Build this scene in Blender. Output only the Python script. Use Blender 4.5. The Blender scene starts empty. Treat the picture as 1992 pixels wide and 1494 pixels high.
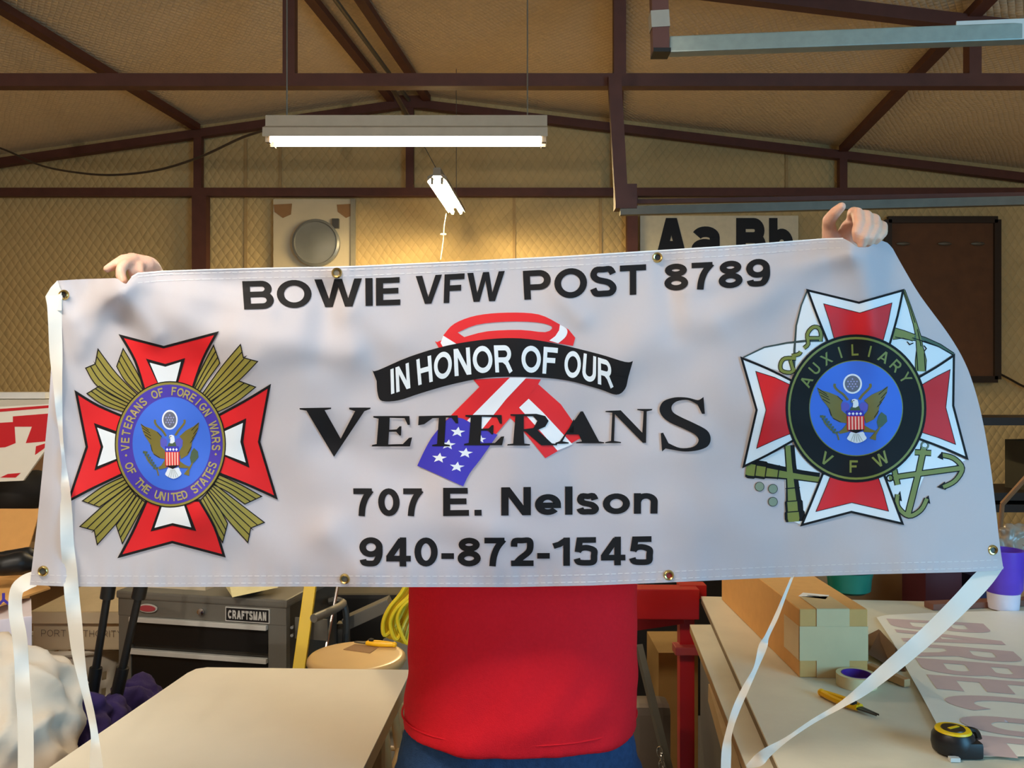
import bpy, bmesh, math, random
from mathutils import Vector, Matrix, noise
from mathutils.geometry import tessellate_polygon
random.seed(7)
PI = math.pi
sc = bpy.context.scene
COL = sc.collection

# ------------------------------------------------------------------ camera, world, light, exposure
F, CX, CY, H = 1650.0, 996.0, 747.0, 1.70
cam_d = bpy.data.cameras.new('camera'); cam_d.sensor_width = 36.0; cam_d.lens = 36.0*F/1992.0
cam_d.clip_start = 0.05
cam = bpy.data.objects.new('camera', cam_d); cam.location = (0, 0, H); cam.rotation_euler = (PI/2, 0, 0)
COL.objects.link(cam); sc.camera = cam
sc.view_settings.view_transform = 'Standard'; sc.view_settings.look = 'None'
sc.view_settings.gamma = 1.0; sc.view_settings.use_curve_mapping = False
sc.view_settings.exposure = 0.15
w = bpy.data.worlds.new('world'); sc.world = w; w.use_nodes = True
w.node_tree.nodes['Background'].inputs[0].default_value = (.55, .65, .8, 1)
w.node_tree.nodes['Background'].inputs[1].default_value = .02

def area(name, loc, target, sx, sy, power, col, spread=180):
    l = bpy.data.lights.new(name, 'AREA'); l.shape = 'RECTANGLE'; l.size = sx; l.size_y = sy
    l.energy = power; l.color = col; l.spread = math.radians(spread)
    o = bpy.data.objects.new(name, l); o.location = loc
    o.rotation_euler = (Vector(target)-Vector(loc)).to_track_quat('-Z', 'Y').to_euler()
    COL.objects.link(o); return o
WARM = (1.0, .84, .62)
def bulb(name, loc, power, col, rad=.25):
    l = bpy.data.lights.new(name, 'POINT'); l.energy = power; l.color = col; l.shadow_soft_size = rad
    o = bpy.data.objects.new(name, l); o.location = loc; COL.objects.link(o); return o
# the building's other fluorescents (outside the picture), added fill bulbs, and the open bay door at the right behind the camera
area('end_on_lamp_behind', (-.5, -6.2, 2.6), (.0, 1.6, 1.6), .14, .14, 110, (1, .88, .76))
area('shop_lamp_overhead', (-1.0, .7, 3.05), (-.7, 1.5, 1.2), 1.3, .2, 42, (1, .90, .77))
bulb('fill_bulb_left', (-3.2, .6, 3.1), 38, (1, .85, .68))  # this and the next two: bulbs added to lift the ceiling's ambient light
bulb('fill_bulb_rear', (-1.6, -3.4, 3.3), 34, (1, .86, .72))
bulb('fill_bulb_right', (5.0, 4.6, 3.1), 28, (1, .84, .64))
area('open_door_daylight', (3.6, -1.2, 1.9), (.8, 1.8, 1.35), 2.2, 2.4, 175, (.22, .63, 1.0))

# ------------------------------------------------------------------ materials
def srgb(*c):
    if len(c) == 1: c = c[0]
    return tuple((x/255/12.92) if x/255 <= .04045 else ((x/255+.055)/1.055)**2.4 for x in c) + (1,)
MATS = {}
def mat(name, col, rough=.6, metal=0, noise_amt=.12, scale=20, bump=0, bscale=60, spec=.4, emit=None, es=0, transl=0, sub=0):
    if name in MATS: return MATS[name]
    m = bpy.data.materials.new(name); m.use_nodes = True; nt = m.node_tree; N = nt.nodes; L = nt.links
    b = N['Principled BSDF']; c = srgb(*col)
    b.inputs['Roughness'].default_value = rough; b.inputs['Metallic'].default_value = metal
    b.inputs['Specular IOR Level'].default_value = spec
    tc = N.new('ShaderNodeTexCoord')
    if noise_amt:
        n = N.new('ShaderNodeTexNoise'); n.inputs['Scale'].default_value = scale; n.inputs['Detail'].default_value = 6
        L.new(tc.outputs['Object'], n.inputs['Vector'])
        mx = N.new('ShaderNodeMix'); mx.data_type = 'RGBA'
        mx.inputs[6].default_value = tuple(x*(1-noise_amt) for x in c[:3])+(1,)
        mx.inputs[7].default_value = tuple(min(1, x*(1+noise_amt)) for x in c[:3])+(1,)
        L.new(n.outputs['Fac'], mx.inputs[0]); L.new(mx.outputs[2], b.inputs['Base Color'])
    else:
        b.inputs['Base Color'].default_value = c
    if bump:
        n2 = N.new('ShaderNodeTexNoise'); n2.inputs['Scale'].default_value = bscale; n2.inputs['Detail'].default_value = 4
        L.new(tc.outputs['Object'], n2.inputs['Vector'])
        bp = N.new('ShaderNodeBump'); bp.inputs['Strength'].default_value = bump; bp.inputs['Distance'].default_value = .01
        L.new(n2.outputs['Fac'], bp.inputs['Height']); L.new(bp.outputs[0], b.inputs['Normal'])
    if emit:
        b.inputs['Emission Color'].default_value = emit+(1,); b.inputs['Emission Strength'].default_value = es
    if sub:
        b.inputs['Subsurface Weight'].default_value = sub; b.inputs['Subsurface Radius'].default_value = (.02, .007, .004)
        b.inputs['Subsurface Scale'].default_value = .5
    if transl:
        t = N.new('ShaderNodeBsdfTranslucent'); t.inputs[0].default_value = c
        ms = N.new('ShaderNodeMixShader'); ms.inputs[0].default_value = transl
        L.new(b.outputs[0], ms.inputs[1]); L.new(t.outputs[0], ms.inputs[2]); L.new(ms.outputs[0], N['Material Output'].inputs[0])
    MATS[name] = m; return m

def quilt(name, col, k, axes, amt, wob=.6, wire=.55, bdist=.02):
    """insulation blanket bulging through chicken wire"""
    m = bpy.data.materials.new(name); m.use_nodes = True; nt = m.node_tree; N = nt.nodes; L = nt.links
    b = N['Principled BSDF']; b.inputs['Roughness'].default_value = .75; b.inputs['Specular IOR Level'].default_value = .25
    tc = N.new('ShaderNodeTexCoord'); nz = N.new('ShaderNodeTexNoise'); nz.inputs['Scale'].default_value = 1.3
    L.new(tc.outputs['Object'], nz.inputs['Vector'])
    vm = N.new('ShaderNodeVectorMath'); vm.operation = 'MULTIPLY_ADD'; vm.inputs[1].default_value = (wob*.2,)*3
    L.new(nz.outputs['Color'], vm.inputs[0]); L.new(tc.outputs['Object'], vm.inputs[2])
    sp = N.new('ShaderNodeSeparateXYZ'); L.new(vm.outputs[0], sp.inputs[0])
    def M(op, a, bb=None, c=None):
        n = N.new('ShaderNodeMath'); n.operation = op
        for i, v in enumerate((a, bb, c)):
            if v is None: continue
            if isinstance(v, (int, float)): n.inputs[i].default_value = v
            else: L.new(v, n.inputs[i])
        return n.outputs[0]
    x, z = sp.outputs[axes[0]], sp.outputs[axes[1]]
    zs = M('MULTIPLY', z, .72)
    u = M('ABSOLUTE', M('SINE', M('MULTIPLY', M('ADD', x, zs), k)))
    v = M('ABSOLUTE', M('SINE', M('MULTIPLY', M('SUBTRACT', x, zs), k)))
    s = M('POWER', M('MULTIPLY', u, v), .5)
    n2 = N.new('ShaderNodeTexNoise'); n2.inputs['Scale'].default_value = .9; n2.inputs['Detail'].default_value = 5
    L.new(tc.outputs['Object'], n2.inputs['Vector'])
    n3 = N.new('ShaderNodeTexNoise'); n3.inputs['Scale'].default_value = 14; n3.inputs['Detail'].default_value = 6
    L.new(tc.outputs['Object'], n3.inputs['Vector'])
    c = srgb(*col)
    mx = N.new('ShaderNodeMix'); mx.data_type = 'RGBA'
    mx.inputs[6].default_value = tuple(q*.78 for q in c[:3])+(1,); mx.inputs[7].default_value = tuple(min(1, q*1.2) for q in c[:3])+(1,)
    L.new(M('MULTIPLY_ADD', n3.outputs['Fac'], .5, M('MULTIPLY', n2.outputs['Fac'], .5)), mx.inputs[0])
    wr = N.new('ShaderNodeMapRange'); wr.inputs[1].default_value = .08; wr.inputs[2].default_value = .28
    wr.inputs[3].default_value = wire; wr.inputs[4].default_value = 1.0; L.new(s, wr.inputs[0])
    vs = N.new('ShaderNodeVectorMath'); vs.operation = 'SCALE'; L.new(mx.outputs[2], vs.inputs[0]); L.new(wr.outputs[0], vs.inputs['Scale'])
    L.new(vs.outputs[0], b.inputs['Base Color'])
    bp = N.new('ShaderNodeBump'); bp.inputs['Strength'].default_value = amt; bp.inputs['Distance'].default_value = bdist
    L.new(M('ADD', s, M('MULTIPLY', n3.outputs['Fac'], .35)), bp.inputs['Height']); L.new(bp.outputs[0], b.inputs['Normal'])
    return m

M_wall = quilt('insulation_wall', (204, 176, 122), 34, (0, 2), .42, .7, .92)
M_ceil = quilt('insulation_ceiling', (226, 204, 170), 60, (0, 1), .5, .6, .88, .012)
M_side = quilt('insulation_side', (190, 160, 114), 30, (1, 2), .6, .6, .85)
M_floor = mat('concrete', (128, 122, 112), .85, noise_amt=.3, scale=3, bump=.2)
M_steel = mat('red_oxide_steel', (88, 50, 40), .6, noise_amt=.3, scale=9)
M_galv = mat('galvanised_steel', (150, 160, 152), .42, .5, .2, 30)
M_rustrail = mat('dull_rail', (110, 104, 92), .5, .5, .25, 12)
M_white = mat('white_enamel', (150, 136, 116), .5)
M_plate = mat('painted_board', (205, 190, 158), .7, noise_amt=.15, scale=4)
M_dark = mat('dark_stuff', (26, 23, 20), .7)
M_black = mat('black_plastic', (18, 18, 18), .45, noise_amt=.1)
M_ink = mat('black_ink', (26, 24, 25), .55, noise_amt=0, spec=.3)
M_skin = mat('skin', (226, 176, 150), .5, noise_amt=.08, scale=60, bump=.12, bscale=250, sub=.25)
M_hair = mat('hair', (66, 50, 38), .6, noise_amt=.3, scale=80, bump=.4, bscale=200)
M_shirt = mat('red_jersey', (196, 22, 34), .85, noise_amt=.1, scale=150, bump=.25, bscale=500, spec=.15)
M_jean = mat('denim', (38, 62, 96), .85, noise_amt=.4, scale=90, bump=.3, bscale=400, spec=.15)
M_top = mat('pale_worktop', (228, 219, 198), .55, noise_amt=.07, scale=5, bump=.05, bscale=30)
M_top2 = mat('worn_worktop', (214, 207, 184), .5, noise_amt=.2, scale=5, bump=.08, bscale=30)
M_ply = mat('raw_plywood', (172, 138, 92), .8, noise_amt=.2, scale=25)
M_metal = mat('grey_painted_metal', (114, 112, 104), .45, .2, .08, 20)
M_metal_d = mat('dark_grey_metal', (78, 76, 71), .45, .3, .1, 20)
M_alu = mat('aluminium', (206, 206, 200), .4, .15, .05)
M_chrome = mat('chrome', (215, 215, 215), .15, 1, 0)
M_brass = mat('brass', (214, 186, 120), .22, 1, .1, 40)
M_card = mat('cardboard', (216, 162, 94), .8, noise_amt=.08, scale=30)
M_card_d = mat('brown_cardboard', (150, 112, 72), .8, noise_amt=.1, scale=20)
M_tape = mat('beige_packing_tape', (212, 188, 142), .35, noise_amt=.06)
M_carton = mat('cream_carton', (206, 192, 162), .75, noise_amt=.06)
M_yel = mat('yellow_paint', (226, 190, 22), .4, noise_amt=.08)
M_ylw = mat('yellow_plastic', (247, 186, 20), .3, noise_amt=.03)
M_cord = mat('yellow_cord', (222, 196, 40), .45, noise_amt=.08)
M_redp = mat('red_machine_paint', (176, 22, 24), .4, noise_amt=.12, scale=12)
M_stool = mat('stool_wood', (206, 168, 112), .28, noise_amt=.08, scale=10, spec=.5)
M_teal = mat('teal_plastic', (20, 110, 92), .3)
M_purple = mat('purple_plastic', (96, 62, 190), .35)
M_purpc = mat('purple_cloth', (50, 36, 88), .95, noise_amt=.3, bump=.4, bscale=25)
M_cloth = mat('white_cloth', (206, 192, 172), .9, noise_amt=.06, bump=.2, bscale=30)
M_paper = mat('paper', (235, 232, 225), .7, noise_amt=.03)
M_redpr = mat('sign_red', (205, 24, 36), .6, noise_amt=.05)
M_wood_d = mat('dark_board', (98, 62, 34), .65, noise_amt=.35, scale=8)
M_frame_d = mat('dark_frame', (44, 32, 22), .5, noise_amt=.2)
M_mauve = mat('mauve_print', (206, 182, 180), .6, noise_amt=.05)
M_vinyl = mat('sheet_vinyl', (240, 236, 222), .5, noise_amt=.03)
M_tube = mat('lamp_tube', (255, 255, 255), .4, noise_amt=0, emit=(1.0, .86, .68), es=42)
M_tube2 = mat('lamp_tube_far', (255, 255, 255), .4, noise_amt=0, emit=(1.0, .76, .38), es=430)
# banner inks
TR = .36
M_ban = mat('banner_cloth', (204, 201, 208), .62, noise_amt=.02, scale=200, transl=TR, spec=.3, bump=.05, bscale=900)
M_strap = mat('strap_cloth', (236, 236, 230), .6, noise_amt=.03, transl=.3)
M_stitch = mat('stitch', (222, 220, 220), .6, noise_amt=0)
P_red = mat('print_red', (222, 28, 34), .6, noise_amt=0, transl=.15)
P_blk = mat('print_black', (20, 17, 18), .7, noise_amt=0, spec=.2)
P_wht = mat('print_white', (240, 242, 244), .6, noise_amt=0, transl=.2)
P_gold = mat('print_gold', (142, 130, 56), .6, noise_amt=.06, scale=40, transl=.1)
P_olive = mat('print_olive', (122, 124, 50), .6, noise_amt=.06, scale=40)
P_purp = mat('print_purple', (70, 52, 160), .6, noise_amt=0, transl=.1)
P_blue = mat('print_blue', (62, 108, 212), .6, noise_amt=0, transl=.12)
P_navy = mat('print_navy', (58, 50, 172), .6, noise_amt=0, transl=.1)
P_grn = mat('print_dark_green', (66, 84, 58), .6, noise_amt=0)
P_salm = mat('print_salmon', (244, 180, 160), .6, noise_amt=0)
P_dot = mat('print_grey_green', (128, 138, 116), .6, noise_amt=0)
P_text = mat('print_ring_gold', (158, 144, 90), .6, noise_amt=0)
P_eag = mat('print_eagle_brown', (112, 98, 34), .6, noise_amt=.1, scale=60)

# ------------------------------------------------------------------ geometry helpers
def P(px, py, Y): return Vector(((px-CX)/F*Y, Y, H-(py-CY)/F*Y))
def PZ(px, py, z):
    Y = (H-z)*F/(py-CY); return Vector(((px-CX)/F*Y, Y, z))

def obj(name, bm, mats, parent=None, smooth=False, loc=None):
    me = bpy.data.meshes.new(name); bm.to_mesh(me); bm.free()
    for m in (mats if isinstance(mats, (list, tuple)) else [mats]): me.materials.append(m)
    if smooth:
        me.polygons.foreach_set('use_smooth', [True]*len(me.polygons))
        if smooth != 'all' and hasattr(me, 'set_sharp_from_angle'): me.set_sharp_from_angle(angle=math.radians(40))
    o = bpy.data.objects.new(name, me); COL.objects.link(o)
    if parent is not None:
        o.parent = parent; o.matrix_parent_inverse = Matrix.Translation(-Vector(parent.location))
        if parent.parent is not None: o.matrix_parent_inverse = Matrix.Identity(4)
    return o
def sub(name, bm, mats, part, smooth=False):
    """sub-part: its own mesh under a part; parts sit at the origin of their thing"""
    o = obj(name, bm, mats, None, smooth); o.parent = part
    return o
def thing(name, label, cat, loc, group=None):
    o = bpy.data.objects.new(name, None); o.empty_display_size = .05; COL.objects.link(o)
    o.location = loc; o['label'] = label; o['category'] = cat
    if group: o['group'] = group
    return o
def tag(o, label, cat, group=None):
    o['label'] = label; o['category'] = cat
    if group: o['group'] = group
    return o
def struct(o): o['kind'] = 'structure'; return o

def B(): return bmesh.new()
def box(bm, c, s, rot=None, bev=0, mi=0):
    r = bmesh.ops.create_cube(bm, size=1.0)
    vs = r['verts']
    M = Matrix.Translation(Vector(c)) @ (rot.to_4x4() if rot else Matrix.Identity(4)) @ Matrix.Diagonal((s[0], s[1], s[2], 1))
    bmesh.ops.transform(bm, matrix=M, verts=vs)
    fs = {f for v in vs for f in v.link_faces}
    for f in fs: f.material_index = mi
    if bev:
        es = list({e for v in vs for e in v.link_edges})
        bmesh.ops.bevel(bm, geom=es, offset=bev, segments=2, affect='EDGES', profile=.7)
    return bm
def bar(bm, a, b, wdt, hgt, up=(0, 0, 1), bev=0, mi=0):
    a, b = Vector(a), Vector(b); d = (b-a); L = d.length; d.normalize()
    up = Vector(up); x = d.cross(up)
    if x.length < 1e-4: x = d.cross(Vector((1, 0, 0)))
    x.normalize(); z = x.cross(d)
    R = Matrix((x, d, z)).transposed()
    return box(bm, (a+b)/2, (wdt, L, hgt), R, bev, mi)
def tube(bm, pts, r, seg=10, mi=0, cap=True, closed=False):
    pts = [Vector(p) for p in pts]; n = len(pts)
    rs = r if isinstance(r, (list, tuple)) else [r]*n
    rings = []; prev = None
    for i, p in enumerate(pts):
        t = (pts[min(i+1, n-1)]-pts[max(i-1, 0)])
        if closed: t = pts[(i+1) % n]-pts[i-1]
        t.normalize()
        if prev is None:
            x = t.cross(Vector((0, 0, 1)))
            if x.length < .05: x = t.cross(Vector((1, 0, 0)))
        else: x = prev-t*prev.dot(t)
        x.normalize(); prev = x; y = t.cross(x)
        rings.append([bm.verts.new(p+(x*math.cos(2*PI*k/seg)+y*math.sin(2*PI*k/seg))*rs[i]) for k in range(seg)])
    m = n if closed else n-1
    for i in range(m):
        A, C = rings[i], rings[(i+1) % n]
        for k in range(seg):
            f = bm.faces.new((A[k], A[(k+1) % seg], C[(k+1) % seg], C[k])); f.material_index = mi
    if cap and not closed:
        bm.faces.new(rings[0][::-1]).material_index = mi; bm.faces.new(rings[-1]).material_index = mi
    return bm
def lathe(bm, c, prof, seg=32, axis='Z', mi=0, cap=True):
    c = Vector(c); rings = []
    for r, h in prof:
        ring = []
        for k in range(seg):
            a = 2*PI*k/seg; u, v = r*math.cos(a), r*math.sin(a)
            q = (u, v, h) if axis == 'Z' else ((u, h, v) if axis == 'Y' else (h, u, v))
            ring.append(bm.verts.new(c+Vector(q)))
        rings.append(ring)
    for A, C in zip(rings, rings[1:]):
        for k in range(seg):
            bm.faces.new((A[k], A[(k+1) % seg], C[(k+1) % seg], C[k])).material_index = mi
    if cap:
        bm.faces.new(rings[0][::-1]).material_index = mi; bm.faces.new(rings[-1]).material_index = mi
    bmesh.ops.recalc_face_normals(bm, faces=bm.faces[:])
    return bm
def prism(bm, pts, off, mi=0):
    """extrude polygon (list of Vector) by vector off"""
    off = Vector(off); a = [bm.verts.new(p) for p in pts]; b = [bm.verts.new(Vector(p)+off) for p in pts]
    fs = [bm.faces.new(a), bm.faces.new(b[::-1])]
    n = len(pts)
    for i in range(n): fs.append(bm.faces.new((a[i], b[i], b[(i+1) % n], a[(i+1) % n])))
    for f in fs: f.material_index = mi
    bmesh.ops.recalc_face_normals(bm, faces=fs)
    return bm
def spline(pts, per=8, closed=False):
    n = len(pts); out = []
    rng = range(n if closed else n-1)
    g = (lambda i: pts[i % n]) if closed else (lambda i: pts[max(0, min(n-1, i))])
    for i in rng:
        p0, p1, p2, p3 = [tuple(g(j)) for j in (i-1, i, i+1, i+2)]
        for k in range(per):
            t = k/per
            out.append(tuple(.5*((2*b)+(-a+c)*t+(2*a-5*b+4*c-d)*t*t+(-a+3*b-3*c+d)*t**3) for a, b, c, d in zip(p0, p1, p2, p3)))
    if not closed: out.append(tuple(pts[-1]))
    return out
def interp(pts, x):
    if x <= pts[0][0]: return pts[0][1]
    for (a, b), (c, d) in zip(pts, pts[1:]):
        if x <= c: return b+(d-b)*(x-a)/(c-a)
    return pts[-1][1]
def remesh(name, bm, voxel, m, smooth_it=3, fac=.5):
    me = bpy.data.meshes.new(name); bm.to_mesh(me); bm.free()
    o = bpy.data.objects.new(name, me); COL.objects.link(o)
    r = o.modifiers.new('r', 'REMESH'); r.mode = 'VOXEL'; r.voxel_size = voxel; r.use_smooth_shade = True
    if smooth_it:
        s = o.modifiers.new('s', 'SMOOTH'); s.iterations = smooth_it; s.factor = fac
    dg = bpy.context.evaluated_depsgraph_get()
    m2 = bpy.data.meshes.new_from_object(o.evaluated_get(dg)); o.modifiers.clear(); o.data = m2
    m2.materials.clear(); m2.materials.append(m)
    m2.polygons.foreach_set('use_smooth', [True]*len(m2.polygons))
    return o
def push(me, fn):
    co = [v.co.copy() for v in me.vertices]; no = [v.normal.copy() for v in me.vertices]
    flat = []
    for c, n in zip(co, no): flat.extend(c+n*fn(c))
    me.vertices.foreach_set('co', flat); me.update()
def ball(bm, c, r, sx=1, sy=1, sz=1, rot=None, seg=20):
    res = bmesh.ops.create_uvsphere(bm, u_segments=seg, v_segments=seg*2//3, radius=r)
    M = Matrix.Translation(Vector(c)) @ (rot.to_4x4() if rot else Matrix.Identity(4)) @ Matrix.Diagonal((sx, sy, sz, 1))
    bmesh.ops.transform(bm, matrix=M, verts=res['verts'])
def limb(bm, pts, rs, seg=14):
    pts = [Vector(p) for p in pts]
    for i, (p, r) in enumerate(zip(pts, rs)):
        ball(bm, p, r, seg=seg)
        if i: tube(bm, [pts[i-1], p], [rs[i-1], r], seg)

# ------------------------------------------------------------------ 2D glyphs as pen strokes (cap height 1)
def arc(cx, cy, rx, ry, a0, a1, n=14):
    return [(cx+rx*math.cos(math.radians(a0+(a1-a0)*i/n)), cy+ry*math.sin(math.radians(a0+(a1-a0)*i/n))) for i in range(n+1)]
def glyph(ch, w):
    a = w/2
    def bowl(x0, xr, y0, y1):
        ry = (y1-y0)/2; rx = min(ry*1.0, (xr-x0)*.6)
        return [(x0, y0)]+arc(xr-rx, (y0+y1)/2, rx, ry, -90, 90)+[(x0, y1)]
    m = .52
    if ch == ' ': return .30, []
    if ch == 'I': return w, [[(a, 0), (a, 1)]]
    if ch == 'l': return w, [[(a, 0), (a, 1)]]
    if ch == '.': return w, [[(a, 0), (a, w)]]
    if ch == '-': return .38, [[(0, .36), (.38, .36)]]
    if ch == 'E': W = .76; return W, [[(W, a), (a, a), (a, 1-a), (W-.03, 1-a)], [(a, m), (W-.07, m)]]
    if ch == 'F': W = .70; return W, [[(a, 0), (a, 1-a), (W, 1-a)], [(a, m-.01), (W-.1, m-.01)]]
    if ch == 'L': W = .66; return W, [[(a, 1), (a, a), (W, a)]]
    if ch == 'T': W = .80; return W, [[(W/2, 0), (W/2, 1)], [(0, 1-a), (W, 1-a)]]
    if ch == 'H': W = .80; return W, [[(a, 0), (a, 1)], [(W-a, 0), (W-a, 1)], [(a, m), (W-a, m)]]
    if ch == 'B': W = .84; return W, [[(a, 0), (a, 1)], bowl(a, W-a, a, m), bowl(a, W-a-.04, m, 1-a)]
    if ch == 'P': W = .80; return W, [[(a, 0), (a, 1)], bowl(a, W-a, .42, 1-a)]
    if ch == 'R': W = .88; return W, [[(a, 0), (a, 1)], bowl(a, W-a-.06, .46, 1-a), [(.42, .46), (.60, .34), (W-a*.9, 0)]]
    if ch == 'D': W = .84; return W, [[(a, a), (a, 1-a)], [(a, a), (.36, a)]+arc(.36, .5, W-a-.36, .5-a, -90, 90)+[(a, 1-a)]]
    if ch == 'O': W = .96; return W, [arc(W/2, .5, W/2-a, .5-a, 0, 360, 30)]
    if ch == 'G': W = .94; return W, [arc(W/2, .5, W/2-a, .5-a, 45, 325, 26)+[(W-a, .3), (W-a, .46), (.52, .46)]]
    if ch == 'C': W = .92; return W, [arc(W/2+.02, .5, W/2-a, .5-a, 40, 320, 26)]
    if ch == 'U': W = .80; r = W/2-a; return W, [[(a, 1), (a, .36)]+arc(W/2, .36, r, .36-a, 180, 360)+[(W-a, 1)]]
    sx = w*1.15
    if ch == 'V': W = .92; return W, [('P', [(0, 1), (sx, 1), (W/2, .24+.3*(.2-w)*-1), (W-sx, 1), (W, 1), (W/2+sx*.5, 0), (W/2-sx*.5, 0)])]
    if ch == 'A':
        W = .96; yt = (W/2-sx)/(W/2-.55*sx); il = lambda y: sx+y*(W/2-.55*sx); y0 = .22; y1 = y0+w*.85
        return W, [('P', [(0, 0), (W/2-.55*sx, 1), (W/2+.55*sx, 1), (W, 0), (W-sx, 0), (W-il(y0), y0), (il(y0), y0), (sx, 0)], [(W/2, yt), (W-il(y1), y1), (il(y1), y1)])]
    if ch == 'W':
        W = 1.31; a1, a2 = .29*W, .71*W; s2 = sx*.92
        return W, [('P', [(0, 1), (s2, 1), (a1+.01, .30), (W/2-s2/2, 1), (W/2+s2/2, 1), (a2-.01, .30), (W-s2, 1), (W, 1), (a2+s2/2, 0), (a2-s2/2, 0), (W/2, .70), (a1+s2/2, 0), (a1-s2/2, 0)])]
    if ch == 'M': W = .94; return W, [[(a, 0), (a, 1)], [(W-a, 0), (W-a, 1)], ('P', [(0, 1), (sx, 1), (W/2, .3), (W-sx, 1), (W, 1), (W/2+w*.5, 0), (W/2-w*.5, 0)])]
    if ch == 'N': W = .80; return W, [[(a, 0), (a, 1)], ('P', [(0, 1), (sx, 1), (W, 0), (W-sx, 0)]), [(W-a, 0), (W-a, 1)]]
    if ch == 'X': W = .88; return W, [('P', [(0, 0), (sx, 0), (W, 1), (W-sx, 1)]), ('P', [(0, 1), (sx, 1), (W, 0), (W-sx, 0)])]
    if ch == 'Y': W = .88; return W, [('P', [(0, 1), (sx, 1), (W/2, .58), (W-sx, 1), (W, 1), (W/2+w/2, .42), (W/2-w/2, .42)]), [(W/2, 0), (W/2, .5)]]
    if ch == 'S':
        W = .80; return W, [spline([(W-a*1.1, .74), (W*.74, .93-a*.3), (W/2, 1-a), (W*.22, .92-a*.3), (a, .72), (W*.28, .57), (W*.70, .46), (W-a, .28), (W*.78, .08+a*.4), (W/2, a), (W*.22, .08+a*.4), (a*.9, .28)], 4)]
    if ch == 's':
        W = .62; q = .74; return W, [spline([(W-a*1.1, q*.70), (W*.72, q*.93-a*.3), (W/2, q-a), (W*.25, q*.92-a*.3), (a*1.1, q*.70), (W*.3, q*.56), (W*.68, q*.46), (W-a, q*.29), (W*.75, q*.09+a*.4), (W/2, a), (W*.25, q*.09+a*.4), (a*.9, q*.3)], 4)]
    if ch == 'e': W = .70; q = .74; return W, [[(a*1.2, q*.46), (W-a, q*.46)]+arc(W/2, q/2, W/2-a, q/2-a, 5, 320, 24)]
    if ch == 'o': W = .76; q = .74; return W, [arc(W/2, q/2, W/2-a, q/2-a, 0, 360, 26)]
    if ch == 'n': W = .66; q = .74; return W, [[(a, 0), (a, q)], [(a, q*.6)]+arc(W/2+.01, q*.58, W/2-a, q*.42-a, 170, 0)+[(W-a, 0)]]
    if ch == 'a': W = .68; q = .74; return W, [arc(W/2-.02, q*.30, W/2-a-.02, q*.30-a*.9, 0, 360, 22), arc(W/2, q*.66, W/2-a, q*.34-a, 160, 0, 12)+[(W-a, 0)]]
    if ch == 'b': W = .74; q = .74; return W, [[(a, 0), (a, 1)], arc(W/2+.02, q/2, W/2-a-.02, q/2-a, 0, 360, 26)]
    if ch == '0': W = .70; return W, [arc(W/2, .5, W/2-a, .5-a, 0, 360, 28)]
    if ch == '8': W = .70; return W, [arc(W/2, .755, W/2-a-.03, .245-a, 0, 360, 24), arc(W/2, .28, W/2-a, .28-a, 0, 360, 24)]
    if ch == '7': W = .68; return W, [[(0, 1-a), (W-a*.7, 1-a)], spline([(W-a*1.0, .93), (W*.58, .66), (W*.42, .34), (W*.36, 0)], 5)]
    if ch == '9': W = .70; return W, [arc(W/2, .66, W/2-a, .34-a, 0, 360, 26), spline([(W-a, .62), (W-a*1.1, .36), (W*.7, .14), (W*.48, a), (W*.22, a*1.3), (a*1.1, .24)], 5)]
    if ch == '4': W = .74; return W, [[(W*.68, 0), (W*.68, 1)], [(W*.62, .92), (a*.8, .30)], [(0, .27), (W, .27)]]
    if ch == '2': W = .70; return W, [spline([(a*1.1, .68), (W*.2, .88), (W/2, 1-a), (W*.8, .90), (W-a, .72), (W*.78, .50), (W*.42, .26), (a*1.5, .07)], 5), [(0.02, a), (W, a)]]
    if ch == '1': W = .50; return W, [[(W-a, 0), (W-a, 1)], [(W-a*1.3, .90), (W*.36, .76), (0, .70)]]
    if ch == '5': W = .72; return W, [[(W-.04, 1-a), (W*.26, 1-a), (a*1.3, .48)], spline([(a*1.3, .50), (W*.3, .60), (W*.55, .63), (W*.85, .54), (W-a, .34), (W*.82, .13), (W/2, a), (W*.22, a*1.3), (a, .25)], 5)]
    return .5, []

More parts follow.
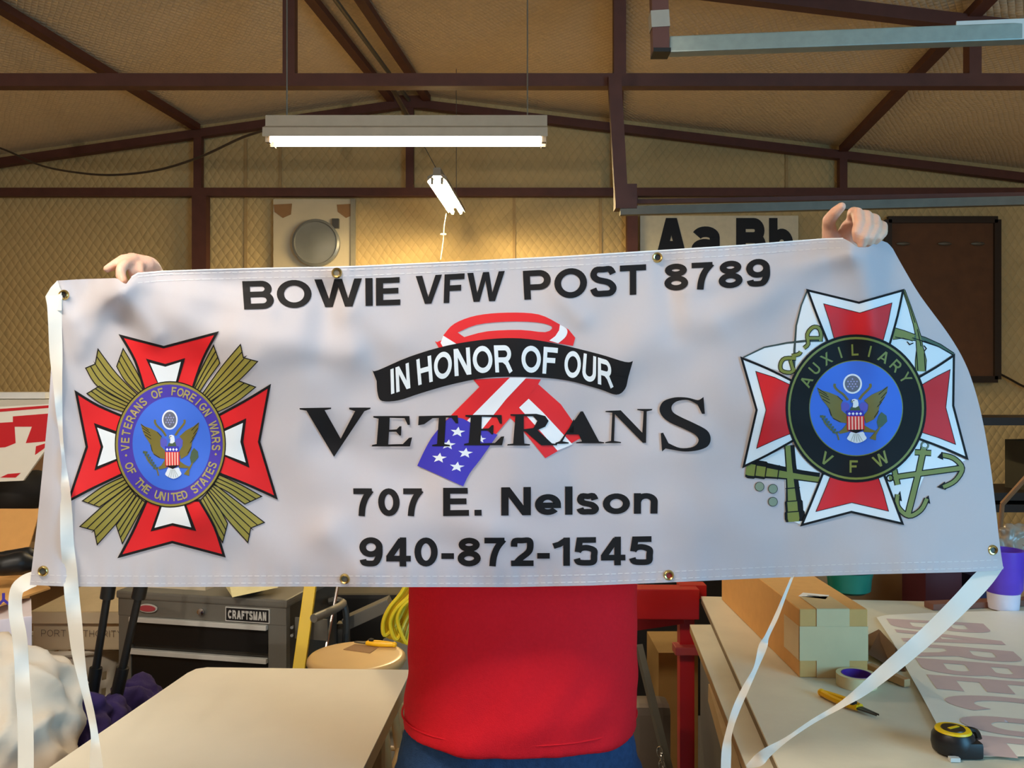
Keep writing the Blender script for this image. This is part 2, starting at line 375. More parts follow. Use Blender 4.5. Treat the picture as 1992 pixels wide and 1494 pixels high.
class Ink:
    """flat print laid on the banner cloth, authored on its face (photo frame), clipped into small facets and wrapped on the cloth"""
    def __init__(s): s.bm = bmesh.new(); s.mats = []; s.jit = 0
    def mi(s, m):
        if m not in s.mats: s.mats.append(m)
        return s.mats.index(m)
    def tri(s, loops, m, layer):
        pts = [Vector((x, -y, 0)) for lp in loops for x, y in lp]
        ts = tessellate_polygon([[Vector((x, -y, 0)) for x, y in lp] for lp in loops])
        s.jit = (s.jit+1) % 5; z = layer+s.jit*.04
        vs = [s.bm.verts.new((p.x, p.y, z)) for p in pts]; k = s.mi(m)
        for t in ts:
            a, b, c = [pts[i] for i in t]; ar = (b-a).cross(c-a).z
            if abs(ar) < 1e-6: continue
            q = t if ar > 0 else t[::-1]
            try: s.bm.faces.new([vs[i] for i in q]).material_index = k
            except ValueError: pass
    def poly(s, pts, m, layer=1, T=None, holes=()):
        T = T or (lambda p: p)
        s.tri([[T(p) for p in lp] for lp in ([pts]+list(holes))], m, layer)
    def stroke(s, pts, wd, m, layer=1, T=None, closed=False, widths=None):
        T = T or (lambda p: p)
        n = len(pts); L = []; R = []
        for i, p in enumerate(pts):
            a = Vector(pts[i-1] if (i or closed) else p); b = Vector(pts[(i+1) % n] if (i < n-1 or closed) else p); p = Vector(p)
            d1 = (p-a); d2 = (b-p)
            if d1.length < 1e-9: d1 = d2
            if d2.length < 1e-9: d2 = d1
            if d1.length < 1e-9: continue
            d1 = d1.normalized(); d2 = d2.normalized()
            t = d1+d2
            if t.length < 1e-6: t = d1
            t.normalize(); nrm = Vector((-t.y, t.x)); cosh = max(.38, nrm.dot(Vector((-d1.y, d1.x))))
            h = (widths[i] if widths else wd)/2/cosh
            L.append(p+nrm*h); R.append(p-nrm*h)
        k = s.mi(m); s.jit = (s.jit+1) % 5; z = layer+s.jit*.04
        LV = []; RV = []
        for q in L: x, y = T(tuple(q)); LV.append(s.bm.verts.new((x, -y, z)))
        for q in R: x, y = T(tuple(q)); RV.append(s.bm.verts.new((x, -y, z)))
        N = len(L)
        for i in range(N if closed else N-1):
            j = (i+1) % N
            f = [LV[i], LV[j], RV[j], RV[i]]
            try:
                fc = s.bm.faces.new(f); fc.material_index = k; fc.normal_update()
                if fc.normal.z < 0: fc.normal_flip()
            except ValueError: pass
    def text(s, txt, wgt, m, layer, fn, gap=.10, space=.30):
        """fn(u,v): u in 0..1 along the line, v in 0..1 baseline to cap -> frame point"""
        x = 0; items = []
        for ch in txt:
            W, st = glyph(ch, wgt)
            if ch == ' ': x += space; continue
            items.append((x, st)); x += W+gap
        tot = x-gap
        for x0, st in items:
            for pl in st:
                if pl[0] == 'P':
                    ff = lambda p: fn((p[0]+x0)/tot, p[1]); s.poly(pl[1], m, layer, ff, holes=pl[2:]); continue
                q = []
                for a, b in zip(pl, pl[1:]):
                    d = math.hypot(b[0]-a[0], b[1]-a[1]); nn = max(1, int(d/.25))
                    q += [(a[0]+(b[0]-a[0])*i/nn, a[1]+(b[1]-a[1])*i/nn) for i in range(nn)]
                q.append(pl[-1])
                cl = len(pl) > 8 and math.hypot(pl[0][0]-pl[-1][0], pl[0][1]-pl[-1][1]) < 1e-6
                if cl: q = q[:-1]
                s.stroke(q, wgt, m, layer, lambda p: fn((p[0]+x0)/tot, p[1]), closed=cl)
    def chars(s, txt, wgt, m, layer, place, h, wsc=1.0):
        """place(i,n)-> (x,y,angle) baseline-centre and rotation of each character"""
        n = len(txt)
        for i, ch in enumerate(txt):
            if ch == ' ': continue
            W, st = glyph(ch, wgt); x, y, an = place(i, n); ca, sa = math.cos(an), math.sin(an)
            def T(p, W=W, x=x, y=y, ca=ca, sa=sa):
                u = (p[0]-W/2)*h*wsc; v = p[1]*h
                return (x+u*ca+v*sa, y+u*sa-v*ca)
            for pl in st:
                if pl[0] == 'P': s.poly(pl[1], m, layer, T, holes=pl[2:]); continue
                cl = len(pl) > 8 and math.hypot(pl[0][0]-pl[-1][0], pl[0][1]-pl[-1][1]) < 1e-6
                s.stroke(pl[:-1] if cl else pl, wgt, m, layer, T, closed=cl)
    def finish(s, name, fn, step=9, parent=None):
        bm = s.bm
        if step:
            for ax in (0, 1):
                lo = min(v.co[ax] for v in bm.verts); hi = max(v.co[ax] for v in bm.verts)
                k = math.floor(lo/step)+1
                while k*step < hi:
                    co = [0, 0, 0]; no = [0, 0, 0]; co[ax] = k*step; no[ax] = 1
                    bmesh.ops.bisect_plane(bm, geom=bm.verts[:]+bm.edges[:]+bm.faces[:], dist=1e-5, plane_co=co, plane_no=no)
                    k += 1
        for v in bm.verts: v.co = fn(v.co.x, -v.co.y, v.co.z)
        return obj(name, bm, s.mats, parent, 'all')

# ================================================================== SETTING
RX, RY, RZ, SL, SR, AX = -1.07, 9.0, 4.66, .145, .121, .124     # ridge at the far wall, roof slopes, skew of the long axis
def ridge_x(Y): return RX-AX*(RY-Y)
def roof_z(X, Y):
    o = X-ridge_x(Y); return RZ-(SL*-o if o < 0 else SR*o)
def frame_pts(Y): 
    return ridge_x(Y)
# floor
bm = B(); box(bm, (0, 1.5, -.05), (20, 19, .1)); struct(obj('floor', bm, M_floor))
# far gable wall
bm = B()
XL, XR, YF, YB = -6.4, 8.0, 9.06, -7.0
prism(bm, [Vector((XL-.6, YF, 0)), Vector((XR+.6, YF, 0)), Vector((XR+.6, YF, 5)), Vector((XL-.6, YF, 5))], (0, .12, 0))
struct(obj('wall_back', bm, M_wall))
bm = B(); box(bm, (0.5, YB-.06, 2.5), (20, .12, 5)); struct(obj('wall_front', bm, M_wall))
for nm, x0, off in (('wall_left', XL, -.12), ('wall_right', XR-.9, .12)):
    bm = B()
    a = Vector((x0, YF, 0)); b = Vector((x0-AX*(YF-YB), YB, 0))
    prism(bm, [a, b, b+Vector((0, 0, 4.6)), a+Vector((0, 0, 4.6))], (off, 0, 0)); struct(obj(nm, bm, M_side))
# two roof slopes, one ceiling
bm = B()
for sgn, half in ((-1, 6.6), (1, 9.2)):
    q = []
    for Y, o in ((YF+.05, 0), (YF+.05, sgn*half), (YB-.05, sgn*half), (YB-.05, 0)):
        X = ridge_x(Y)+o; q.append(Vector((X, Y, roof_z(X, Y)+.13)))
    prism(bm, q, (0, 0, .08))
struct(obj('ceiling', bm, M_ceil))
bm = B(); prism(bm, [Vector(q) for q in ((.10, -1.5, 3.6), (.07, -1.5, 2.15), (-.01, -1.5, 1.92), (-.05, -1.5, 0), (1.3, -1.5, 0), (1.3, -1.5, 3.6))], (0, .03, 0)); struct(obj('shadow_panel', bm, M_ply))  # unseen panel added behind the camera, cut to cast the banner's shadow edge
# seams where insulation blankets overlap on the far wall
for k, (x, y0, y1) in enumerate(((478, 270, 600), (545, 280, 375), (1168, 385, 600), (1000, 385, 560), (1530, 300, 370))):
    bm = B(); a = P(x, y0, 9.05); b = P(x, y1, 9.05); bar(bm, a, b, .03, .012, (0, -1, 0)); struct(obj('trim_%d' % (k+1), bm, mat('seam', (176, 146, 96), .7)))

# ---- steel trusses
def truss(Y, label, name='roof_truss', w=.085, chord_z=None, posts=(-6.8, -4.5, -2.23, 0, 2.2, 4.56, 6.9)):
    rx = ridge_x(Y); t = thing(name, label, 'roof truss', (rx, Y, 3.7))
    zc = 3.72
    for sgn, half, sl in ((-1, 5.3, SL), (1, 8.0, SR)):
        bm = B(); bar(bm, (rx, Y, RZ), (rx+sgn*half, Y, RZ-sl*half), w, w, (0, -1, 0)); obj('rafter', bm, M_steel, t)
    bm = B(); bar(bm, (rx-5.4, Y, zc), (rx+7.9, Y, zc), w, w); obj('bottom_chord', bm, M_steel, t)
    for o in posts:
        zt = RZ-(SL*-o if o < 0 else SR*o)
        if zt-zc < .12: continue
        if abs(o) > 5.2 and o < 0: continue
        bm = B(); bar(bm, (rx+o, Y, zc), (rx+o, Y, zt), w*.95, w*.95, (0, 1, 0)); obj('web_post', bm, M_steel, t)
    bm = B(); prism(bm, [Vector((rx-.22, Y-w/2-.006, RZ-.06)), Vector((rx+.22, Y-w/2-.006, RZ-.06)), Vector((rx+.14, Y-w/2-.006, RZ+.07)), Vector((rx-.14, Y-w/2-.006, RZ+.07))], (0, .005, 0))
    obj('gusset_plate', bm, M_steel, t)
    return t
t1 = truss(8.95, 'far roof truss lying against the back wall under the gable')
t2 = truss(5.67, 'nearest brown steel roof truss crossing the ceiling above the lamp')
# columns against the far wall
for px, lab in ((391, 'brown steel column on the back wall left of the round pipe cover'), (1229, 'brown steel column on the back wall beside the alphabet sign'), (-330, 'brown steel column at the left end of the back wall')):
    bm = B(); X = P(px, 500, 8.95).x; bar(bm, (X, 8.95, 0), (X, 8.95, 3.68), .15 if px < 1000 else .11, .12, (0, 1, 0))
    tag(obj('steel_column', bm, M_steel), lab, 'column')
# purlins running down the building above the trusses
def purlin(o, label, wd=.09, dz=.06, m=M_steel, name='purlin'):
    pts = []
    for Y in (8.9, -6.5):
        X = ridge_x(Y)+o; pts.append(Vector((X, Y, roof_z(X, Y)+dz)))
    bm = B(); bar(bm, pts[0], pts[1], wd, .06); return tag(obj(name, bm, m), label, 'purlin')
purlin(-2.23, 'brown roof purlin slanting up over the left half of the ceiling')
purlin(2.2, 'brown roof purlin seen almost upright above the middle of the banner')
purlin(4.56, 'brown roof purlin slanting up at the right side of the ceiling')
purlin(-.19, 'left one of the paired ridge purlins', .08)
purlin(.19, 'right one of the paired ridge purlins', .08)
bm = B(); pts = []
for Y in (9.0-.1, 0):
    X = ridge_x(Y)+.0; pts.append((X, Y, roof_z(X, Y)+.02))
tube(bm, pts, .02, 8); tag(obj('conduit', bm, M_rustrail), 'thin conduit running between the paired ridge purlins', 'conduit')

# hanging post and rails (door track)
bm = B()
t = thing('track_hanger', 'upright brown hanger dropping from the truss to the lower rail', 'hanger', P(1205, 410, 5.67))
bm = B(); bar(bm, P(1195, 150, 5.6), P(1209, 405, 5.6), .085, .06, (0, 1, 0)); obj('post', bm, M_steel, t)
bm = B(); box(bm, P(1216, 385, 5.62), (.14, .12, .16)); obj('bracket', bm, M_steel, t)
t = thing('galvanized_rail', 'lower long grey rail hanging in front of the alphabet sign', 'rail', P(1205, 408, 5.6))
bm = B(); a = P(1206, 411, 5.6); b = P(2300, 383, 5.4); bar(bm, a, b, .05, .055); obj('channel', bm, M_rustrail, t)
bm = B(); a = P(1222, 393, 5.8); b = P(2300, 374, 5.6); bar(bm, a, b, .04, .03); obj('upper_strip', bm, M_steel, t)
t = thing('galvanized_rail', 'upper galvanised rail close to the camera at the top right', 'rail', P(1290, 100, 3.0))
a = P(1302, 91, 3.0); b = P(2200, 58, 2.75)
bm = B(); bar(bm, a, b, .05, .056, bev=.004); obj('channel', bm, M_galv, t)
bm = B(); a2 = P(1850, 71, 2.855); b2 = P(2200, 58, 2.75); bar(bm, a2+Vector((0, -.031, .004)), b2+Vector((0, -.031, .004)), .006, .066); obj('joint_plate', bm, M_alu, t)
t = thing('rail_hanger', 'brown hanger with grey tape holding the end of the upper rail', 'hanger', P(1285, 100, 3.0))
bm = B(); bar(bm, P(1284, 105, 2.98), P(1276, -260, 2.98), .058, .05, (0, 1, 0)); obj('post', bm, M_steel, t)
bm = B(); bar(bm, P(1283, 58, 2.98), P(1281, 26, 2.98), .064, .056, (0, 1, 0)); obj('tape_wrap', bm, mat('grey_tape', (150, 142, 128), .5), t)
bm = B(); box(bm, P(1285, 104, 2.98), (.06, .07, .014)); obj('foot_plate', bm, M_black, t)

# ---- fluorescent shop lights
def shop_light(a, b, label, tubem, hang, w=.16):
    a, b = Vector(a), Vector(b); d = (b-a).normalized(); c = (a+b)/2
    t = thing('shop_light', label, 'ceiling light', c)
    side = d.cross(Vector((0, 0, 1))).normalized()
    bm = B()
    prof = [(-.5, -.012), (-.48, .03), (-.2, .05), (-.18, .10), (.18, .10), (.2, .05), (.48, .03), (.5, -.012), (.46, -.004), (.18, .035), (-.18, .035), (-.46, -.004)]
    pa = [a+side*(x*w)+Vector((0, 0, z)) for x, z in prof]
    n = len(prof); A = [bm.verts.new(p) for p in pa]; C = [bm.verts.new(p+(b-a)) for p in pa]
    for i in range(n): bm.faces.new((A[i], A[(i+1) % n], C[(i+1) % n], C[i]))
    bm.faces.new(A); bm.faces.new(C[::-1]); bmesh.ops.recalc_face_normals(bm, faces=bm.faces[:])
    obj('housing', bm, M_white, t)
    for s in (-1, 1):
        bm = B(); o = side*(s*w*.25)+Vector((0, 0, -.008)); tube(bm, [a+d*.03+o, b-d*.03+o], .016, 12); obj('lamp_tube', bm, tubem, t, True)
    for e, q in ((a+d*.016, 1), (b-d*.016, -1)):
        for s in (-1, 1):
            bm = B(); o = side*(s*w*.25); bar(bm, e+o+Vector((0, 0, .02)), e+o+Vector((0, 0, -.03)), .02, .03, (0, 1, 0)); obj('lamp_holder', bm, M_white, t)
    for (p, top) in hang:
        bm = B(); tube(bm, [p, top], .0035, 6); obj('hanger_wire', bm, M_rustrail, t)
    return t
A1 = P(520, 270, 3.9); A2 = P(1064, 270, 3.9)
shop_light(A1, A2, 'long lit fluorescent shop light hanging across the middle of the ceiling', M_tube,
           [(A1+Vector((.09, 0, .09)), Vector((A1.x+.09, 3.9, roof_z(A1.x, 3.9)+.1))), (A2+Vector((-.09, 0, .09)), Vector((A2.x-.09, 3.9, roof_z(A2.x, 3.9)+.1)))])
C1 = P(850, 350, 6.85); C2 = P(889, 411, 8.12); C2.z = C1.z
lt2 = shop_light(C1, C2, 'smaller lit fluorescent light seen end-on near the back wall', M_tube2,
           [(C1+Vector((-.0, .1, .09)), P(800, 238, 7.3)), (C2+Vector((-.0, -.1, .09)), Vector((C2.x, 8.02, roof_z(C2.x, 8.02)+.1)))])
bm = B(); tube(bm, [P(757, 158, 8.25), P(770, 185, 7.9), P(800, 238, 7.3)], .022, 8); tag(obj('conduit', bm, M_rustrail), 'short bare conduit dropping from the gable peak', 'conduit')
bm = B(); tube(bm, spline([P(868, 415, 7.6), P(864, 440, 7.62), P(862, 470, 7.62), P(857, 505, 7.6)], 6), .004, 6); tube(bm, [P(857, 456, 7.6), P(868, 456, 7.6)], .008, 6)
obj('pull_chain', bm, M_alu, lt2)
bm = B(); tube(bm, spline([P(-120, 250, 5.2), P(0, 288, 5.0), P(80, 322, 4.8), P(160, 337, 4.6), P(230, 340, 4.5), P(310, 330, 4.4), P(390, 305, 4.2), P(470, 268, 4.0), P(522, 252, 3.9)], 8), .006, 6)
tag(obj('power_cable', bm, M_frame_d), 'dark power cable sagging left of the long shop light', 'cable')
bm = B(); tube(bm, spline([P(2040, 770, 8.9), P(1992, 752, 8.95), P(1960, 735, 8.97), P(1940, 725, 8.98)], 6), .012, 6)
tag(obj('wall_cable', bm, M_frame_d), 'dark cable on the back wall below the framed board', 'cable')

# ---- things on the back wall
t = thing('vent_panel', 'pale square board with a round grey pipe cover on the back wall', 'wall panel', P(612, 470, 9.0))
bm = B(); a = P(533, 388, 9.0); b = P(692, 560, 9.0); box(bm, ((a.x+b.x)/2, 9.0, (a.z+b.z)/2), (b.x-a.x, .05, a.z-b.z)); obj('backing_board', bm, M_plate, t)
c = P(614, 472, 8.9)
bm = B(); lathe(bm, c, [(.245, .07), (.25, .0), (.225, -.012), (.218, .004), (.2, .004), (.12, -.006), (.03, -.012)], 40, 'Y'); o = obj('pipe_cover', bm, mat('cover_grey', (128, 128, 122), .3, .15, .2, 6), t, True); o['label'] = 'round dark grey metal disc'
for x in (554, 677):
    bm = B(); q = [P(x-22, 398, 8.968), P(x+14, 396, 8.968), P(x+12, 417, 8.968), P(x-4, 424, 8.968), P(x-20, 412, 8.968)]; prism(bm, q, (0, .004, 0)); obj('corner_tape', bm, M_card_d, t)
bm = B(); box(bm, P(653, 435, 8.95), (.07, .05, .1)); obj('bracket', bm, M_metal_d, t)
bm = B(); box(bm, P(687, 470, 8.97), (.05, .03, .9)); obj('edge_strip', bm, mat('grey_strip', (150, 142, 122), .6), t)

t = thing('alphabet_sign', 'pale lettering sign reading Aa Bb on the back wall', 'sign', P(1390, 480, 9.0))
bm = B(); a = P(1245, 420, 8.98); b = P(1552, 600, 8.98); box(bm, ((a.x+b.x)/2, 8.98, (a.z+b.z)/2), (b.x-a.x, .03, a.z-b.z)); obj('sign_board', bm, mat('sign_cream', (214, 204, 176), .6), t)
def al(x0, x1, y0=424, y1=504): return lambda u, v: (x0+(x1-x0)*u, y1-(y1-y0)*v)
for ch, wg, f_ in (('A', .26, al(1275, 1337)), ('a', .24, al(1345, 1400, 418)), ('B', .27, al(1432, 1490)), ('b', .26, al(1496, 1543))):
    ink = Ink(); ink.text(ch, wg, M_ink, 1, f_); ink.finish('letter', lambda x, y, z: P(x, y, 8.962-z*.001), 0, t)

t = thing('framed_board', 'dark brown framed wooden board on the back wall at the right', 'board', P(1830, 580, 9.0))
bm = B(); a = P(1726, 428, 8.98); b = P(1938, 738, 8.98); box(bm, ((a.x+b.x)/2, 8.99, (a.z+b.z)/2), (b.x-a.x-.06, .03, a.z-b.z-.06)); obj('panel', bm, M_wood_d, t)
bm = B()
for p, q in (((a.x, a.z), (b.x, a.z)), ((a.x, b.z), (b.x, b.z)), ((a.x, a.z), (a.x, b.z)), ((b.x, a.z), (b.x, b.z))):
    bar(bm, (p[0], 8.97, p[1]), (q[0], 8.97, q[1]), .07, .05, (0, 1, 0))
obj('frame', bm, M_frame_d, t)
for x in (1757, 1838, 1902):
    bm = B(); ball(bm, P(x, 474, 8.96), .05, 1.5, .35, .4, seg=12); obj('hook', bm, M_rustrail, t, True)

# ================================================================== LEFT SIDE CLUTTER (behind the banner)
t = thing('storage_shelf', 'pale shelf board seen behind the left edge of the banner', 'shelf', (-2.5, 4.1, 0))
za = P(0, 772, 4.05).z
bm = B(); box(bm, (-2.75, 4.3, za-.03), (1.5, .5, .035)); obj('shelf_board', bm, M_top, t)
bm = B(); box(bm, (-2.75, 4.54, za/2), (1.5, .02, za)); obj('back_panel', bm, M_card_d, t)
for x in (-3.48, -2.02):
    bm = B(); box(bm, (x, 4.3, za/2-.025), (.04, .5, za-.05)); obj('upright', bm, M_metal_d, t)
bm = B(); box(bm, (-2.75, 4.3, .93), (1.42, .48, .03)); obj('lower_board', bm, M_ply, t)
bm = B(); box(bm, (-2.47, 4.2, za+.006), (.42, .28, .03), Matrix.Rotation(.1, 3, 'Z')); tag(obj('paper_stack', bm, M_paper), 'thin stack of white paper on the pale shelf at the left', 'paper')
# red and white printed panels leaning
def panel(name, pix, Y, tilt, m, label, cat, strips=()):
    q = [P(x, y, Y+tilt*(y-860)/1000) for x, y in pix]; t = thing(name, label, cat, q[0])
    bm = B(); prism(bm, q, (0, .012, 0)); obj('panel', bm, m, t)
    for st, mm in strips:
        bm = B(); prism(bm, [P(x, y, Y+tilt*(y-860)/1000-.002) for x, y in st], (0, .0015, 0)); obj('red_print', bm, mm, t)
    return t
panel('printed_sign', [(-70, 795), (110, 785), (92, 870), (45, 935), (-70, 940)], 3.4, -.35, M_vinyl, 'white sign with torn red blocks leaning under the shelf', 'sign',
      [([(-60, 826), (25, 821), (25, 810), (100, 804), (94, 858), (50, 862), (62, 830), (28, 830), (30, 862), (10, 870), (-60, 875)], M_redpr),
       ([(-60, 800), (100, 788), (100, 793), (-60, 806)], M_redpr), ([(70, 868), (90, 862), (86, 872), (68, 885)], M_redpr), ([(0, 929), (15, 922), (40, 920), (30, 929)], M_redpr)])
# kraft boxes at the far left
def carton(c, s, rz, label, m=M_card, name='cardboard_box', flaps=None):
    t = thing(name, label, 'box', (c[0], c[1], c[2])); R = Matrix.Rotation(rz, 3, 'Z')
    bm = B(); box(bm, (c[0], c[1], c[2]+s[2]/2), s, R, .004); obj('carton_body', bm, m, t); return t, R
t, R = carton((-2.02, 2.9, 0), (.5, .45, .98), .06, 'tall kraft cardboard box behind the lower left banner corner')
bm = B(); q = [P(-60, 990, 3.1), P(78, 990, 3.1), P(50, 1085, 3.0), P(-60, 1085, 3.0)]; prism(bm, q, (0, .006, 0)); obj('flap', bm, M_card, t)
bm = B(); 
q = [P(-70, 1128, 2.75), P(45, 1122, 2.75), P(98, 1146, 2.75), P(0, 1180, 2.45), P(-70, 1192, 2.4)]; prism(bm, q, (0, 0, .006)); obj('flap', bm, M_card, t)
bm = B(); limb(bm, [P(-30, 1096, 2.6), P(10, 1100, 2.58), P(38, 1094, 2.6), P(68, 1098, 2.62)], [.03, .032, .035, .02]); limb(bm, [P(0, 1085, 2.66), P(52, 1082, 2.68)], [.02, .03])
tag(remesh('work_glove', bm, .008, M_black), 'crumpled black glove lying on the kraft box flap', 'glove')
bm = B(); limb(bm, [P(-10, 950, 3.6), P(30, 960, 3.55), P(70, 950, 3.6)], [.09, .1, .08])
tag(remesh('tool_bag', bm, .015, M_dark), 'dark bag slumped below the red and white sign', 'bag')
# white box with purple print
t = thing('printed_box', 'white carton with purple letters at the left edge', 'box', (-1.35, 2.1, .45))
a = P(62, 1198, 2.45); RB = Matrix.Rotation(math.radians(30), 3, 'Z'); ctr = Vector((a.x, a.y, 0))+RB @ Vector((-.2, .12, 0))
bm = B(); box(bm, (ctr.x, ctr.y, a.z/2), (.4, .24, a.z), RB, .003); obj('carton_body', bm, mat('pale_lilac_card', (214, 204, 210), .6), t)
ink = Ink(); ink.text('NITY', .13, P_purp, 1, lambda u, v: (-.215+.17*u, -.075+.042*v), .12)
ink.finish('lettering', lambda x, y, z: Vector((a.x, a.y, a.z))+RB @ Vector((x, -.0015-z*.0006, -y)), 0, t)
# cream carton "PORT AUTHORITY" on the basket
t = thing('cream_carton', 'cream lidded carton resting on the white laundry basket', 'box', P(140, 1270, 2.75))
CF = 3.5; a = P(61, 1266, CF); b = P(240, 1195, CF)
bm = B(); box(bm, ((a.x+b.x)/2+.02, CF+.16, (a.z+b.z)/2), (b.x-a.x+.04, .3, b.z-a.z), bev=.008); obj('carton_body', bm, M_carton, t)
bm = B(); prism(bm, [Vector((a.x, CF-.01, b.z+.002)), Vector((b.x+.04, CF-.01, b.z+.002)), Vector((b.x+.02, CF+.31, b.z+.035)), Vector((a.x+.06, CF+.31, b.z+.035))], (0, 0, .012)); obj('lid', bm, mat('dusty_card', (190, 172, 138), .75), t)
bm = B(); bar(bm, Vector((a.x-.005, CF-.006, b.z-.012)), Vector((b.x+.04, CF-.006, b.z-.012)), .012, .045); obj('lid_rim', bm, M_carton, t)
ink = Ink(); ink.text('PORT AUTHORITY', .09, mat('soft_print', (110, 98, 90), .6), 1, lambda u, v: (80+158*u, 1238-13*v+u*1.5), .22, .5)
ink.finish('lettering', lambda x, y, z: P(x, y, CF+.0045-z*.0015), 0, t)
# laundry basket
t = thing('laundry_basket', 'white plastic laundry basket with round holes', 'basket', (-1.28, 2.8, 0))
c = Vector((P(150, 1270, 3.7).x, 3.72, 0)); zt = a.z-.004
bm = B(); rows = 16; cols = 72; g = []
for i in range(rows+1):
    z = .02+(zt-.02)*i/rows; r = .17+.05*i/rows
    g.append([bm.verts.new((c.x+r*1.15*math.cos(2*PI*k/cols), c.y+r*math.sin(2*PI*k/cols), z)) for k in range(cols)])
for i in range(rows):
    for k in range(cols):
        if 2 <= i <= 13 and i % 2 == 0 and k % 3 == 0: continue
        bm.faces.new((g[i][k], g[i][(k+1) % cols], g[i+1][(k+1) % cols], g[i+1][k]))
bm.faces.new(g[0][::-1])
o = obj('basket_wall', bm, mat('basket_white', (214, 206, 188), .5), t, True)
s_ = o.modifiers.new('s', 'SOLIDIFY'); s_.thickness = .004
bm = B(); tube(bm, [(c.x+.224*1.15*math.cos(2*PI*k/40), c.y+.224*math.sin(2*PI*k/40), zt-.012) for k in range(40)], .013, 8, closed=True); obj('rim', bm, mat('basket_white', (1, 1, 1)), t, True)
# white cloth sack, bottom left
bm = B()
for px, py, Y, r in ((30, 1350, 2.15, .14), (80, 1330, 2.2, .1), (120, 1350, 2.22, .07), (60, 1410, 2.15, .12), (10, 1440, 2.1, .15), (105, 1400, 2.2, .07), (-40, 1330, 2.1, .14), (-60, 1440, 2.1, .2), (10, 1500, 2.1, .17)):
    ball(bm, P(px, py, Y), r, 1, .9, .9)
o = remesh('cloth_bundle', bm, .012, M_cloth, 6)
push(o.data, lambda c: noise.noise(c*6)*.05+abs(noise.noise(c*11+Vector((3, 1, 2))))*-.045+noise.noise(c*26)*.006)
tag(o, 'bulging bundle of off-white cloth at the bottom left', 'cloth bundle')
t = thing('low_crate', 'brown wooden crate under the white cloth bundle', 'crate', (-1.35, 2.2, 0))
bm = B(); zc = P(0, 1490, 2.1).z-.13; box(bm, (-1.40, 2.03, zc/2), (.72, .36, zc)); obj('crate_body', bm, M_card_d, t)
bm = B()
for px, py, Y, r in ((165, 1400, 2.35, .06), (150, 1440, 2.3, .08), (215, 1405, 2.45, .07), (140, 1480, 2.3, .09), (270, 1375, 2.75, .09), (245, 1390, 2.6, .08)):
    ball(bm, P(px, py, Y), r)
o = remesh('purple_cloth', bm, .012, M_purpc, 4)
push(o.data, lambda c: noise.noise(c*16)*.03+noise.noise(c*34)*.018)
tag(o, 'crumpled purple cloth behind the left work table', 'cloth')
# black tripod legs
t = thing('black_stand', 'black folding stand with two slanting legs before the tool chest', 'stand', P(200, 1500, 2.35))
for (x0, y0, x1, y1, Y) in ((218, 1100, 168, 1420, 2.5), (283, 1100, 212, 1420, 2.5)):
    bm = B(); tube(bm, [P(x0, y0, Y), P((x0+x1)/2, (y0+y1)/2, Y), P(x1, y1, Y)], [.011, .011, .013], 10)
    p = P(x0, y0, Y); q = P(x1, y1, Y); d = (q-p)
    tube(bm, [p+d*.62, p+d*.80], .018, 10); tube(bm, [p+d*.08, p+d*.2], .02, 10); tube(bm, [q, q+d*.6], .014, 8)
    obj('leg', bm, M_black, t, True)
bm = B(); box(bm, P(250, 1112, 2.5), (.16, .05, .06), bev=.008); obj('hub', bm, M_black, t)
# ---- tool chest (front turned a little)
ta = P(232, 1160, 3.35); tb = P(558, 1180, 3.2); zt = .887
ta.z = tb.z = 0
u = (tb-ta).normalized(); nrm = Vector((u.y, -u.x, 0)); Wd = (tb-ta).length
def TC(x, d, z): return ta+u*x-nrm*d+Vector((0, 0, z))      # x along the front, d depth behind it
RT = Matrix((u, -nrm, Vector((0, 0, 1)))).transposed()
def tbox(bm, x0, x1, d0, d1, z0, z1, bev=0):
    return box(bm, TC((x0+x1)/2, (d0+d1)/2, (z0+z1)/2), (x1-x0, abs(d1-d0), z1-z0), RT, bev)
t = thing('tool_chest', 'grey rolling tool chest with black drawers and silver drawer edges', 'tool chest', TC(Wd/2, .2, 0))
bm = B(); tbox(bm, 0, Wd, .012, .46, .1, zt-.02, .006); obj('cabinet', bm, M_metal_d, t)
for x0, x1 in ((0, .055), (Wd-.075, Wd)):
    bm = B(); tbox(bm, x0, x1, -.004, .03, .1, zt-.02, .004); obj('corner_post', bm, M_metal, t)
bm = B(); tbox(bm, .0, Wd, -.006, .03, zt-.098, zt-.026, .003); o = obj('top_panel', bm, M_metal, t)
bm = B(); tbox(bm, -.006, Wd+.006, -.012, .48, zt-.03, zt, .008); obj('lid_tray', bm, M_metal, t)
zz = zt-.098
for i, hgt in enumerate((.12, .185, .19, .19)):
    bm = B(); tbox(bm, .058, Wd-.078, -.002, .03, zz-hgt+.008, zz-.004, .003); dr = obj('drawer', bm, M_black, t)
    bm = B(); tbox(bm, .056, Wd-.076, -.02, .0, zz-.020, zz-.001, .003); o = sub('drawer_pull', bm, M_alu, dr); o.matrix_parent_inverse = Matrix.Identity(4); o.location = (0, 0, 0)
    zz -= hgt+.006
bm = B(); lathe(bm, TC(.365, -.008, zt-.062), [(.012, .0), (.013, -.012), (.006, -.014)], 16, 'Y'); obj('lock', bm, M_chrome, t, True)
def onfront(x, z, d=-.008): return TC(x, d, z)
bm = B(); tbox(bm, .468, .652, -.0105, -.006, zt-.093, zt-.038); o = obj('badge_rim', bm, M_alu, t)
bm = B(); tbox(bm, .472, .648, -.0115, -.009, zt-.089, zt-.042); obj('badge_plate', bm, M_ink, t)
ink = Ink(); ink.text('CRAFTSMAN', .27, M_alu, 1, lambda uu, v: (.480+.160*uu, (.082-.033*v)), .12); ink.finish('lettering', lambda x, y, z: TC(x, -.0122-z*.0006, zt-y), 0, t)
